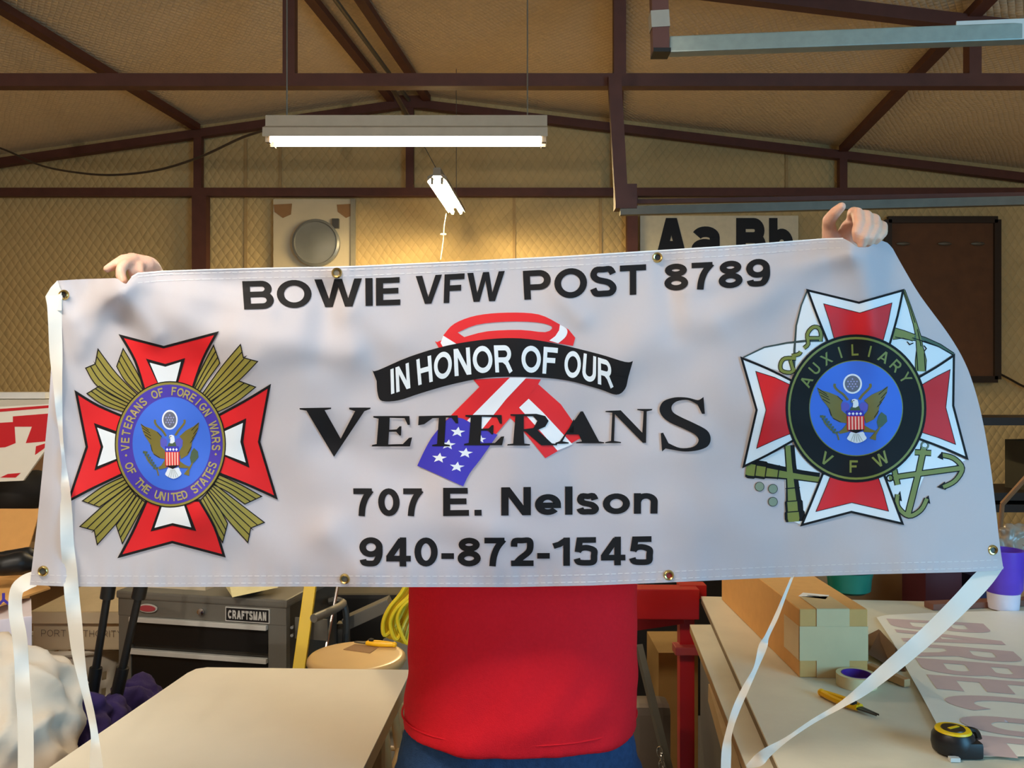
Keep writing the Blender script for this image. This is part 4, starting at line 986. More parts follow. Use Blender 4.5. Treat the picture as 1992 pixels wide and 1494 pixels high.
ink = Ink(); ink.text('707', .21, P_blk, 1, line2([(689, 1004), (825, 1004)], [(687, 950), (825, 950)]), .12); ink.finish('printed_line', on_banner, 9, banner)
ink = Ink(); ink.text('E.', .21, P_blk, 1, line2([(862, 1004), (937, 1003)], [(862, 949), (936, 949)]), .16); ink.finish('printed_line', on_banner, 9, banner)
ink = Ink(); ink.text('Nelson', .20, P_blk, 1, line2([(975, 1003), (1130, 1001), (1279, 999)], [(975, 948), (1130, 946), (1279, 945)]), .11); ink.finish('printed_line', on_banner, 9, banner)
ink = Ink(); ink.text('940-872-1545', .20, P_blk, 1, line2([(699, 1102), (890, 1102), (1080, 1101), (1270, 1099)], [(699, 1045), (890, 1046), (1080, 1046), (1270, 1043)]), .11); ink.finish('printed_line', on_banner, 9, banner)

# --- centre ribbon emblem
def C5(p): return (560+p[0]/2.3163, 590+p[1]/2.3163)
ink = Ink()
hole = spline([(765, 132), (850, 97), (980, 83), (1120, 86), (1190, 105), (1160, 130), (1050, 120), (900, 126), (795, 152)], 3)
red = spline([(700, 145), (750, 92), (850, 55), (990, 42), (1130, 50), (1225, 95)], 4)+[(1265, 118), (1295, 155), (1285, 192), (1180, 175), (1050, 160), (900, 165), (765, 187)]
ink.poly(red, P_red, 1, C5, holes=[hole])
ink.poly([(663, 170), (672, 175), (705, 160), (765, 187), (715, 205), (684, 208)], P_red, 1, C5)
ink.poly([(700, 146), (767, 187), (702, 203), (688, 178)], P_wht, 2, C5)
ink.poly(spline([(1226, 96), (1258, 118), (1252, 150), (1218, 180)], 4)+[(1178, 168), (1205, 148), (1222, 122)], P_wht, 2, C5)
ink.poly([(835, 343), (1000, 335), (1130, 366), (1230, 455), (1332, 600), (1160, 698), (1060, 575), (985, 500), (940, 470)], P_red, 1, C5)
ink.poly([(990, 335), (1140, 343), (1128, 365), (1040, 470), (925, 605), (700, 540), (750, 490), (865, 375)], P_red, 2, C5)
ink.poly([(1042, 470), (1085, 430), (1150, 492), (1282, 635), (1215, 664), (1150, 590)], P_wht, 2, C5)
ink.poly([(1000, 335), (1075, 335), (985, 430), (925, 505), (872, 572), (808, 528)], P_wht, 3, C5)
ink.poly(spline([(705, 535), (648, 605), (612, 670), (583, 732)], 3)+spline([(583, 732), (680, 775), (790, 825)], 2)+spline([(790, 825), (820, 765), (870, 700), (945, 592)], 3)+spline([(945, 592), (860, 560), (790, 520), (735, 512)], 2), P_navy, 4, C5)
def star(cx, cy, r, m, lay, T, rot=0, sx=1.12):
    ink.poly([(cx+sx*(r if k % 2 == 0 else r*.42)*math.sin(rot+k*PI/5), cy-(r if k % 2 == 0 else r*.42)*math.cos(rot+k*PI/5)) for k in range(10)], m, lay, T)
for x, y in ((765, 580), (722, 637), (682, 697), (800, 675), (762, 737), (868, 612)): star(x, y, 24 if x != 868 else 18, P_wht, 5, C5, .12, 1.45)
top = spline([(380, 300), (405, 302), (550, 240), (720, 190), (900, 162), (1050, 158), (1200, 180), (1400, 228), (1520, 264), (1555, 260)], 4)
bot = spline([(1555, 260), (1535, 330), (1520, 385), (1480, 412), (1400, 385), (1250, 346), (1080, 332), (900, 335), (740, 365), (600, 405), (500, 437), (425, 440), (405, 410), (400, 350)], 4)
ink.poly(top+bot[1:], P_blk, 5, C5)
def ribtext(u, v):
    b = [(465, 410), (600, 366), (740, 330), (900, 312), (1050, 310), (1200, 320), (1330, 346), (1468, 382)]
    t_ = [(462, 298), (590, 250), (735, 208), (890, 190), (1050, 188), (1210, 200), (1340, 226), (1458, 262)]
    k = u*7; i = min(int(k), 6); f = k-i
    p = [b[i][q]+(b[i+1][q]-b[i][q])*f for q in (0, 1)]; r = [t_[i][q]+(t_[i+1][q]-t_[i][q])*f for q in (0, 1)]
    return C5((p[0]+(r[0]-p[0])*v, p[1]+(r[1]-p[1])*v))
ink.text('IN HONOR OF OUR', .19, P_wht, 6, ribtext, .11, .34)
# engraved serif capitals
V_ = [(52, 472), (195, 470), (195, 476), (166, 482), (238, 610), (303, 486), (276, 478), (276, 470), (373, 470), (372, 476), (345, 486), (208, 692), (84, 484), (54, 479)]
E_ = [(385, 508), (548, 508), (550, 548), (540, 548), (526, 518), (459, 516), (457, 570), (490, 568), (504, 554), (512, 554), (510, 596), (503, 596), (488, 579), (456, 579), (452, 636), (518, 634), (546, 606), (560, 604), (550, 645), (378, 645), (380, 638), (400, 634), (409, 520), (385, 515)]
T_ = [(590, 508), (765, 505), (768, 541), (757, 541), (738, 516), (712, 515), (705, 634), (730, 638), (730, 644), (650, 644), (650, 638), (672, 634), (680, 517), (652, 518), (614, 545), (587, 550)]
R_ = [(1003, 500), (1120, 498), (1160, 508), (1175, 530), (1160, 556), (1125, 571), (1190, 631), (1214, 634), (1212, 640), (1142, 640), (1070, 577), (1062, 577), (1066, 632), (1092, 635), (1090, 641), (988, 641), (990, 635), (1015, 632), (1025, 508), (1003, 506)]
Rh = [(1063, 509), (1105, 509), (1124, 530), (1106, 562), (1063, 567)]
A_o = [(1320, 487), (1330, 487), (1402, 622), (1425, 626), (1425, 631), (1298, 631), (1300, 626), (1325, 622), (1311, 591), (1254, 591), (1238, 622), (1266, 627), (1265, 632), (1203, 634), (1207, 628), (1226, 621)]
Ah = [(1288, 522), (1310, 583), (1257, 583)]
N_ = [(1432, 485), (1500, 482), (1597, 583), (1603, 486), (1574, 481), (1575, 476), (1643, 476), (1640, 482), (1617, 487), (1614, 629), (1600, 629), (1474, 500), (1470, 620), (1502, 625), (1500, 630), (1428, 630), (1432, 625), (1456, 620), (1462, 493), (1430, 490)]
S_ = [(1873, 422), (1879, 498), (1866, 498), (1846, 456), (1804, 436), (1755, 441), (1730, 463), (1735, 490), (1770, 512), (1830, 540), (1888, 572), (1905, 608), (1893, 643), (1850, 662), (1790, 668), (1735, 660), (1702, 654), (1686, 668), (1680, 585), (1691, 583), (1715, 630), (1768, 652), (1825, 647), (1850, 622), (1838, 594), (1790, 568), (1720, 536), (1684, 505), (1675, 472), (1695, 440), (1745, 424), (1800, 425), (1845, 436), (1862, 430)]
S_ = S_[:3]+spline(S_[3:17], 4)+S_[17:20]+spline(S_[20:], 4)
for p in (V_, E_, T_, N_, S_, [(x+415, y-5) for x, y in E_]): ink.poly(p, P_blk, 7, C5)
ink.poly(R_, P_blk, 7, C5, holes=[Rh]); ink.poly(A_o, P_blk, 7, C5, holes=[Ah])
o = ink.finish('ribbon_emblem', on_banner, 9, banner); o['label'] = 'red white and blue ribbon print with black scroll'

# --- eagle seal shared by both crests; coordinates of the left crest's close-up
def eagle(ink, T, L0):
    K = dict()
    ink.poly([(500+127*math.cos(a*PI/18), 387+160*math.sin(a*PI/18)) for a in range(36)], P_wht, L0, T)
    ink.poly([(500+103*math.cos(a*PI/18), 387+132*math.sin(a*PI/18)) for a in range(36)], mat('seal_slate', (96, 98, 112), .6, noise_amt=0), L0+.7, T)
    for i, yy in enumerate((310, 350, 390, 430, 465)):
        n = (1, 4, 3, 4, 1)[i]
        for k in range(n):
            x = 500+(k-(n-1)/2)*40; ink.poly([(x, yy-15), (x+13, yy), (x, yy+15), (x-13, yy)], mat('seal_lilac', (150, 150, 200), .6, noise_amt=0), L0+1.2, T)
    # scrolls above the wings
    ink.stroke(spline([(265, 385), (262, 430), (300, 490), (380, 560), (440, 650)], 4), 34, P_eag, L0, T)
    ink.stroke(spline([(735, 385), (740, 430), (700, 490), (640, 560), (590, 640)], 4), 34, P_eag, L0, T)
    ink.stroke(spline([(250, 390), (330, 520), (440, 650)], 3), 7, P_grn, L0+.7, T)
    # faint blue rings either side of the neck
    ring = mat('ring_blue', (84, 82, 176), .6, noise_amt=0)
    ink.poly([(400+60*math.cos(a*PI/9), 755+75*math.sin(a*PI/9)) for a in range(18)], ring, L0, T)
    ink.poly([(650+60*math.cos(a*PI/9), 755+75*math.sin(a*PI/9)) for a in range(18)], ring, L0, T)
    lw = [(28, 445), (90, 490), (200, 530), (300, 580), (372, 655), (345, 720), (352, 810), (430, 890), (425, 1022), (330, 1005), (250, 955), (205, 880), (190, 790), (140, 710), (92, 640), (60, 560)]
    rw = [(972, 425), (962, 530), (905, 660), (862, 740), (840, 870), (790, 955), (680, 1022), (650, 900), (705, 810), (712, 720), (655, 655), (760, 560), (890, 490)]
    ink.poly(lw, P_eag, L0+1, T); ink.poly(rw, P_eag, L0+1, T)
    for a, b in (((35, 460), (160, 560)), ((55, 515), (180, 600)), ((75, 570), (195, 645)), ((100, 630), (200, 700)), ((300, 585), (372, 660)), ((190, 790), (220, 900)), ((240, 940), (340, 1000)), ((955, 520), (880, 620)), ((930, 600), (860, 690)), ((890, 680), (830, 760)), ((850, 820), (790, 930)), ((965, 440), (850, 560))):
        ink.stroke([a, b], 9, P_blk, L0+2, T)
    ink.poly([(485, 760), (585, 740), (612, 822), (462, 822)], P_grn, L0+2, T)
    ink.poly([(492, 640), (530, 628), (568, 645), (580, 700), (578, 745), (540, 770), (502, 765), (510, 705)], P_wht, L0+3, T)
    ink.poly([(492, 645), (482, 672), (494, 698), (508, 672)], P_dot, L0+3.6, T); ink.poly([(508, 650), (524, 650), (524, 664), (508, 664)], P_blk, L0+4, T)
    # branch, arrows, legs
    ink.stroke(spline([(100, 890), (130, 1010), (210, 1120), (290, 1190), (318, 1290)], 4), 20, P_eag, L0+1, T, widths=None)
    for k in range(7):
        x, y = 100+k*28, 900+k*42; ink.poly([(x, y), (x-30, y-14), (x-36, y+22), (x-6, y+36)], P_grn, L0+1, T); ink.poly([(x+4, y+4), (x+38, y-4), (x+42, y+30), (x+14, y+36)], P_grn, L0+1, T)
    ink.poly([(890, 840), (955, 900), (965, 990), (900, 1070), (850, 1110), (825, 1000), (850, 900)], P_grn, L0+1, T)
    ink.stroke([(870, 1080), (800, 1200), (770, 1280)], 60, P_eag, L0+1, T, widths=[20, 40, 90])
    ink.poly([(425, 1025), (365, 1120), (310, 1160), (335, 1192), (450, 1160)], P_eag, L0+1.6, T); ink.poly([(650, 1045), (740, 1110), (830, 1150), (780, 1170), (650, 1160)], P_eag, L0+1.6, T)
    # shield
    ink.poly([(422, 815), (640, 815), (655, 905), (425, 905)], P_navy, L0+3, T)
    for k in range(4): ink.poly([(458+k*50, 842), (478+k*50, 866), (458+k*50, 892), (438+k*50, 866)], P_wht, L0+4, T)
    ink.poly([(425, 905), (655, 905), (660, 1120), (548, 1182), (428, 1135)], P_red, L0+3, T)
    for k in range(5):
        x = 452+k*43; ink.poly([(x-10, 912), (x+12, 912), (x+14, 1130), (x-6, 1125)], P_salm, L0+4, T)
    ink.poly([(430, 1128), (660, 1118), (548, 1182)], P_blk, L0+4.2, T)
    ink.poly(spline([(478, 1160), (550, 1180), (640, 1155), (665, 1210), (690, 1262), (640, 1310), (560, 1340), (480, 1312), (425, 1270), (450, 1215)], 2, True), P_wht, L0+2.6, T)
    for k in range(5): ink.stroke([(548+(k-2)*14, 1190), (560+(k-2)*42, 1320)], 5, P_dot, L0+4, T)

def ell(cx, cy, rx, ry, n=72): return [(cx+rx*math.cos(2*PI*k/n), cy+ry*math.sin(2*PI*k/n)) for k in range(n)]
# --- left crest
def C3(p): return (120+p[0]/3.114, 630+p[1]/3.114)
ink = Ink()
RAYS = [
 (([(145, 268), (203, 243), (220, 153)], (455, 440), (425, 470)), [(330, 300)], [(235, 392)]),
]
def ray(tips, r1, r2, m1, m2, nl):
    """tips: zigzag outer end; r1/r2 inner ends; m1/m2 mid control points of the two sides"""
    s1 = spline([tips[-1], m1, r1], 5); s2 = spline([r2, m2, tips[0]], 5)
    out = list(tips[:-1])+s1+s2[:-1]
    ink.poly(out, P_gold, 1, C3); ink.stroke(out, 6, P_blk, 2, C3, closed=True)
    a = spline([tips[-1], m1, r1], 5); b = spline([tips[0], m2, r2], 5)
    tp = list(tips)
    for k in range(1, nl+1):
        f = k/(nl+1); q = []
        for i, (p1, p2) in enumerate(zip(a, b)): q.append((p1[0]+(p2[0]-p1[0])*f, p1[1]+(p2[1]-p1[1])*f))
        if len(tp) == 3:   # start each inner line on the zigzag
            e = (tp[2], tp[1]) if f < .5 else (tp[1], tp[0]); ff = f*2 if f < .5 else f*2-1
            q[0] = (e[0][0]+(e[1][0]-e[0][0])*ff, e[0][1]+(e[1][1]-e[0][1])*ff)
        ink.stroke(q, 6, P_blk, 2, C3)
ray([(145, 268), (203, 243), (220, 153)], (470, 440), (420, 490), (335, 305), (225, 385), 3)
ray([(333, 258), (372, 150)], (505, 390), (470, 425), (443, 270), (385, 345), 2)
ray([(228, 377), (153, 422)][::-1], (420, 490), (380, 535), (310, 430), (250, 490), 2)
ray([(1187, 228), (1100, 205), (1083, 125)], (848, 430), (890, 478), (965, 265), (1060, 355), 3)
ray([(958, 238), (920, 130)], (785, 395), (825, 430), (862, 240), (880, 345), 2)
ray([(1175, 383), (1072, 345)], (895, 485), (930, 540), (985, 410), (1050, 480), 2)
ray([(110, 1228), (197, 1252), (215, 1338)], (450, 1040), (405, 985), (355, 1180), (265, 1090), 3)
ray([(228, 1110), (125, 1073)], (375, 925), (405, 980), (250, 985), (325, 1040), 2)
ray([(368, 1332), (330, 1220)], (455, 1040), (505, 1080), (400, 1120), (440, 1200), 2)
ray([(1128, 1325), (1145, 1237), (1228, 1203)], (925, 970), (880, 1020), (1080, 1090), (1000, 1180), 3)
ray([(1212, 1045), (1110, 1092)], (920, 975), (955, 915), (1010, 1020), (1085, 975), 2)
ray([(975, 1325), (1005, 1210)], (885, 1020), (840, 1070), (955, 1120), (900, 1195), 2)
def arm(outer, cor, inner, wht):
    ink.poly(outer, P_red, 3, C3); ink.stroke(outer, 15, P_blk, 4, C3, closed=True)
    ink.poly(inner, P_blk, 5, C3); ink.poly(wht, P_wht, 6, C3)
arm(spline([(500, 400), (445, 225), (360, 74)], 4)+[(618, 141)]+spline([(938, 56), (855, 215), (790, 400)], 4), 0, [(510, 210), (628, 243), (748, 207), (705, 355), (578, 355)], [(533, 235), (628, 260), (722, 230), (690, 358), (585, 358)])
arm(spline([(370, 560), (220, 495), (88, 416)], 4)+[(152, 745)]+spline([(42, 1072), (200, 990), (380, 905)], 4), 0, [(195, 600), (345, 655), (345, 825), (198, 888), (236, 745)], [(215, 628), (345, 675), (345, 812), (218, 862), (252, 745)])
arm(spline([(940, 560), (1105, 470), (1258, 378)], 4)+[(1196, 715)]+spline([(1298, 1052), (1120, 972), (950, 905)], 4), 0, [(1118, 572), (970, 640), (970, 795), (1138, 872), (1100, 715)], [(1098, 600), (970, 658), (970, 785), (1115, 840), (1082, 715)])
arm(spline([(515, 1070), (435, 1250), (352, 1408)], 4)+[(670, 1322)]+spline([(983, 1405), (925, 1230), (835, 1070)], 4), 0, [(598, 1090), (538, 1258), (670, 1222), (815, 1255), (752, 1090)], [(612, 1090), (562, 1236), (672, 1207), (785, 1233), (738, 1090)])
def tilt(pts, cx, cy, a): ca, sa = math.cos(a), math.sin(a); return [(cx+(x-cx)*ca-(y-cy)*sa, cy+(x-cx)*sa+(y-cy)*ca) for x, y in pts]
mc = (658, 730)
ink.poly(ell(*mc, 337, 383), P_blk, 7, C3); ink.poly(ell(*mc, 330, 376), P_gold, 8, C3); ink.poly(ell(*mc, 317, 362), P_purp, 9, C3)
ink.poly(ell(666, 726, 237, 283), P_blue, 10, C3)
def around(cx, cy, rx, ry, a0, a1, inward, T, kx):
    def f(i, n):
        a = math.radians(a0+(a1-a0)*i/(n-1)); x, y = cx+rx*math.cos(a), cy-ry*math.sin(a)
        tx, ty = -rx*math.sin(a), -ry*math.cos(a)      # direction of increasing angle
        if a1 < a0: tx, ty = -tx, -ty
        X, Y = T((x, y)); return (X, Y, math.atan2(ty, tx))
    return f
ink.chars('VETERANS OF FOREIGN WARS', .19, P_text, 11, around(660, 728, 250, 295, 184, -4, 0, C3, 1), 16.5, .80)
ink.chars('OF THE UNITED STATES', .19, P_text, 11, around(660, 728, 301, 347, 204, 337, 1, C3, 1), 16.5, .80)
for x, y in ((390, 797), (933, 790)): ink.poly([(x, y-9), (x+8, y), (x, y+9), (x-8, y)], P_text, 11, C3)
eagle(ink, lambda p: (270+p[0]/8.3, 770+p[1]/8.3), 11)
o = ink.finish('gold_rayed_crest', on_banner, 9, banner); o['label'] = 'red cross crest with gold rays and blue oval'

# --- right crest
def C4(p): return (1420+p[0]/2.988, 540+p[1]/2.988)
ink = Ink()
ink.poly(spline([(450, 75), (415, 160), (385, 280), (375, 370)], 4)+spline([(375, 370), (230, 395), (80, 462)], 4)[1:]+[(240, 530), (560, 620), (740, 400), (560, 330)], P_wht, 1, C4)
ink.poly([(1010, 75), (1050, 170), (1090, 270), (1110, 355), (1200, 390), (1300, 448), (1120, 560), (800, 600), (930, 330)], P_wht, 1, C4)
ink.poly([(80, 1095), (300, 1000), (500, 960), (560, 1180), (420, 1440), (330, 1400), (320, 1160)], P_wht, 1, C4)
ink.poly([(1100, 940), (1370, 1060), (1240, 1130), (1130, 1150), (1030, 1390), (960, 1300), (880, 1140)], P_wht, 1, C4)
# swords
for pts, wds in (([(450, 75), (415, 160), (385, 280), (375, 420), (372, 540)], [8, 9, 10, 13, 15]), ([(78, 464), (200, 405), (330, 380), (440, 368), (540, 365)], [8, 9, 11, 14, 16])):
    ink.stroke(pts, 10, mat('print_steel', (56, 66, 62), .6, noise_amt=0), 2, C4, widths=wds)
for pts in ([(430, 410), (455, 385), (450, 330), (480, 290), (515, 292), (530, 330), (525, 370)], [(360, 455), (400, 445), (412, 430)], [(385, 470), (320, 470), (295, 500), (300, 540), (350, 552), (380, 530)], [(455, 352), (530, 352)], [(352, 480), (372, 550)]):
    ink.stroke(spline(pts, 3), 26, P_blk, 3, C4); ink.stroke(spline(pts, 3), 17, P_olive, 4, C4)
# rifles
for pts, ws in (([(1010, 72), (1045, 170), (1075, 265), (1095, 340), (1105, 420)], [9, 12, 18, 26, 36]), ([(1105, 410), (1110, 480), (1108, 545)], [34, 60, 56]),
                ([(1300, 445), (1220, 395), (1130, 360), (1060, 345)], [9, 14, 24, 34]), ([(1070, 350), (1010, 330), (950, 325)], [36, 40, 66])):
    ink.stroke(pts, 10, P_blk, 2, C4, widths=[w_+9 for w_ in ws]); ink.stroke(pts, 10, P_olive if ws[-1] > 34 else P_grn, 3, C4, widths=ws)
for pts, wd in (([(1012, 80), (1050, 180), (1076, 262)], 5), ([(1296, 448), (1210, 400), (1130, 368)], 5), ([(1090, 300), (1112, 400)], 5), ([(1150, 378), (1060, 350)], 5), ([(1085, 430), (1092, 540)], 5), ([(1130, 440), (1136, 540)], 5), ([(960, 345), (1040, 362)], 5), ([(1128, 395), (1142, 412), (1130, 428)], 6), ([(1030, 372), (1045, 390), (1066, 380)], 6)):
    ink.stroke(pts, wd, P_blk, 4, C4)
# cannons
def cannon(a, b, bands):
    d = Vector(b)-Vector(a); q = [tuple(Vector(a)+d*f) for f in (0, .25, .55, .72, .74, .86, .88, .96, 1.0)]; ws = [44, 46, 62, 74, 88, 88, 100, 104, 90]
    ink.stroke(q, 1, P_blk, 2, C4, widths=[w_+16 for w_ in ws]); off = Vector((-d.y, d.x)).normalized()*(-9)
    ink.stroke([(x-off.x*bands, y-off.y*bands) for x, y in q], 1, P_olive, 3, C4, widths=[w_*.66 for w_ in ws])
    for f in (.56, .73, .87): p = Vector(a)+d*f; n_ = Vector((-d.y, d.x)).normalized()*42; ink.stroke([tuple(p-n_), tuple(p+n_)], 6, P_blk, 4, C4)
cannon((520, 1165), (95, 1105), -1); cannon((345, 975), (380, 1418), 1)
for x, y in ((172, 1215), (250, 1228), (250, 1303)): ink.poly(ell(x, y, 28, 28, 20), P_blk, 2, C4); ink.poly(ell(x, y, 25, 25, 20), P_dot, 3, C4)
# anchors
def anch(pts, wd, m1=P_olive):
    ink.stroke(pts, wd+12, P_blk, 2, C4); ink.stroke(pts, wd, m1, 3, C4)
anch([(1128, 985), (1100, 1120), (1035, 1375)], 30); anch([(925, 1165), (1100, 1140), (1360, 1105)], 26)
anch([(1075, 1015), (1170, 1020)], 26); anch([(955, 1115), (975, 1205)], 26)
anch(spline([(975, 1260), (975, 1330), (1040, 1385), (1110, 1350), (1145, 1285)], 4), 22)
anch(spline([(1225, 1030), (1300, 1050), (1350, 1108), (1310, 1180), (1240, 1218)], 4), 22)
for tri in ([(960, 1290), (990, 1240), (1000, 1300)], [(1120, 1300), (1155, 1265), (1165, 1315)], [(1205, 1045), (1235, 1012), (1240, 1060)], [(1205, 1218), (1250, 1185), (1255, 1235)]): ink.poly(tri, P_blk, 3, C4)
ink.stroke(ell(1133, 975, 20, 20, 16), 10, P_blk, 3, C4, closed=True); ink.stroke(ell(1133, 975, 20, 20, 16), 5, P_dot, 4, C4, closed=True)
ink.stroke(ell(930, 1165, 18, 18, 16), 8, P_blk, 3, C4, closed=True)
def arm4(outer, redp):
    ink.poly(outer, P_wht, 5, C4); ink.stroke(outer, 13, P_blk, 6, C4, closed=True); ink.poly(redp, P_red, 6, C4); ink.stroke(redp, 3.5, P_blk, 7, C4, closed=True)
arm4(spline([(580, 400), (510, 230), (452, 74)], 3)+[(750, 146)]+spline([(1006, 74), (975, 220), (925, 400)], 3), [(545, 152), (755, 205), (942, 147), (920, 260), (890, 370), (610, 370), (580, 260)])
arm4(spline([(400, 620), (220, 530), (68, 468)], 3)+[(155, 770)]+spline([(80, 1098), (220, 1030), (380, 940)], 3), [(150, 545), (260, 580), (370, 632), (370, 900), (260, 945), (155, 993), (210, 770)])
arm4(spline([(1080, 590), (1200, 520), (1302, 452)], 3)+[(1298, 745)]+spline([(1378, 1050), (1240, 990), (1080, 930)], 3), [(1280, 535), (1200, 575), (1100, 632), (1090, 892), (1210, 930), (1312, 970), (1255, 755)])
arm4(spline([(540, 1140), (480, 1290), (418, 1438)], 3)+[(706, 1362)]+spline([(1003, 1430), (950, 1290), (890, 1130)], 3), [(500, 1360), (708, 1308), (922, 1358), (890, 1240), (855, 1140), (590, 1140), (550, 1240)])
mx, my = 733, 760
ink.poly(ell(mx, my, 409, 430), P_blk, 8, C4); ink.poly(ell(mx, my, 395, 415), P_olive, 9, C4); ink.poly(ell(mx, my, 382, 402), P_blk, 10, C4)
ink.poly(ell(733, 759, 273, 279), P_olive, 11, C4); ink.poly(ell(733, 759, 268, 274), P_blue, 12, C4)
ink.chars('AUXILIARY', .17, P_olive, 11, around(738, 765, 300, 312, 152, 32, 0, C4, 1), 22, .92)
ink.chars('VFW', .17, P_olive, 11, around(722, 762, 360, 372, 240, 299, 0, C4, 1), 24, .95)
def TE(p):   # eagle of the left crest carried over to the right one
    x3, y3 = (270+p[0]/8.3-120)*3.114, (770+p[1]/8.3-630)*3.114
    return C4((722+(x3-663)*1.16, 790+(y3-760)*.965))
eagle(ink, TE, 13)
o = ink.finish('auxiliary_crest', on_banner, 9, banner); o['label'] = 'white bordered red cross crest with black ring'

# --- hems, stitching, grommets
ink = Ink()
def dashes(pts, L=9, gp=4, wd=1.0):
    for (a, b) in zip(pts, pts[1:]):
        d = math.hypot(b[0]-a[0], b[1]-a[1]); k = 0
        while k < d:
            f, f2 = k/d, min(1, (k+L)/d); ink.stroke([(a[0]+(b[0]-a[0])*f, a[1]+(b[1]-a[1])*f), (a[0]+(b[0]-a[0])*f2, a[1]+(b[1]-a[1])*f2)], wd, M_stitch, 1); k += L+gp
tops = [p for p in TOP if 268 <= p[0] <= 1640]
for off in (5, 17): dashes([(x, y+off+2) for x, y in tops])
ink.finish('hem_stitching', on_banner, 0, banner)
ink = Ink()
for off in (5, 19): dashes([(x, y-off-2) for x, y in BOT[:-1]])
ink.finish('hem_stitching', on_banner, 0, banner)
ink = Ink()
ink.stroke([(x, y+.9) for x, y in TOP[5:18]], 2.6, M_stitch, 0)
ink.finish('folded_top_edge', on_banner, 9, banner)
for gx, gy, tone in ((124, 574, M_dark), (655, 531, M_rustrail), (1279, 501, M_dark), (84, 1111, M_metal_d), (671, 1126, M_metal_d), (1301, 1119, mat('eyelet_red', (130, 30, 28), .5)), (1931, 1070, M_metal_d)):
    c = on_banner(gx, gy, 1); bm = B()
    lathe(bm, c, [(.0050, .0), (.0056, -.0028), (.0078, -.0034), (.0096, -.0016), (.0100, .0004), (.0060, .0006), (.0050, .0)], 28, 'Y', cap=False); gr = obj('grommet', bm, M_brass, banner, True)
    bm = B(); lathe(bm, c, [(.0053, -.0002), (.0053, -.0006)], 20, 'Y'); o = sub('eyelet_hole', bm, tone, gr); o.matrix_parent_inverse = Matrix.Identity(4)
# --- tie straps
def strap(pts, n=5):
    """pts: (px, py, width px, depth or None to lie on the cloth, twist)"""
    pts = [(x, y, w_, (depth(x, y)-.007-.002*(i_ % 2)) if Y is None else Y, tw+random.uniform(-.35, .35)) for i_, (x, y, w_, Y, tw) in enumerate(pts)]
    q = spline([tuple(map(float, p)) for p in pts], n); bm = B(); rows = []
    for i, (x, y, w_, Y, tw) in enumerate(q):
        a = q[max(0, i-1)]; b = q[min(len(q)-1, i+1)]; dx, dy = b[0]-a[0], b[1]-a[1]; l = math.hypot(dx, dy) or 1
        nx, ny = -dy/l, dx/l
        rows.append([bm.verts.new(P(x+nx*w_/2*k, y+ny*w_/2*k, Y+tw*k*w_/2/F*Y)) for k in (-1, 0, 1)])
    for A, C in zip(rows, rows[1:]):
        for k in (0, 1): bm.faces.new((A[k], A[k+1], C[k+1], C[k]))
    o = obj('tie_strap', bm, M_strap, banner, 'all')
    return o
# folded corner top left, running down over the cloth
D = 1.55
bm = B(); prism(bm, [P(x, y, depth(x, y)-.006) for x, y in ((111, 546), (119, 566), (120, 604), (94, 604), (88, 577), (98, 560))], (0, .0015, 0)); obj('strap_corner', bm, M_strap, banner)
strap([(106, 575, 31, None, .2), (107, 625, 27, None, -.3), (109, 690, 25, None, .3), (112, 745, 18, None, .8), (115, 800, 13, None, -1), (119, 850, 7, None, 1.5), (124, 900, 8, None, -1.5), (127, 950, 18, None, .6), (129, 1005, 24, None, .2), (131, 1060, 26, None, -.5), (136, 1110, 28, None, .4), (140, 1160, 29, 1.55, -.6), (146, 1215, 28, 1.55, .3), (152, 1270, 25, 1.552, .6), (163, 1330, 17, 1.556, -.5), (176, 1385, 15, 1.56, .9), (184, 1430, 15, 1.56, -.6), (186, 1465, 22, 1.56, .5), (190, 1530, 32, 1.56, .2)])
D = 1.575
strap([(66, 1126, 30, D+.012, 0), (48, 1134, 30, D+.004, .3), (32, 1150, 26, D, .7), (30, 1190, 27, D, -.4), (38, 1240, 29, D-.004, .3), (42, 1290, 28, D, -.5), (44, 1340, 30, D-.004, .6), (48, 1385, 30, D, -.3), (50, 1440, 31, D, .2), (50, 1540, 31, D, 0)])
D = 1.60
strap([(1946, 1096, 20, D+.06, .4), (1915, 1124, 38, D+.02, .2), (1870, 1172, 38, D, -.3), (1815, 1226, 35, D, .5), (1768, 1268, 33, D, -.4), (1716, 1312, 29, D+.01, .4), (1675, 1345, 22, D+.02, -.7), (1632, 1374, 12, D+.03, 1.2), (1580, 1404, 9, D+.04, -1), (1530, 1438, 9, D+.05, 1), (1492, 1464, 20, D+.06, -.5), (1474, 1480, 24, D+.07, .5), (1452, 1491, 5, D+.08, 0)])
strap([(1543, 1118, 5, D+.0, 1), (1528, 1155, 6, D, -1), (1510, 1200, 9, D, 1.4), (1492, 1238, 9, D, -1), (1484, 1258, 17, D, .8), (1470, 1300, 9, D, -1.2), (1450, 1340, 14, D, .8), (1432, 1380, 15, D, -.5), (1418, 1425, 13, D, 1), (1413, 1465, 19, D, -.4), (1411, 1540, 19, D, .2)])

# ================================================================== PERSON
bm = B()
TC0 = Vector((.022, 1.86, 0))
def Pt(px, py, Y): return P(px, py, Y)
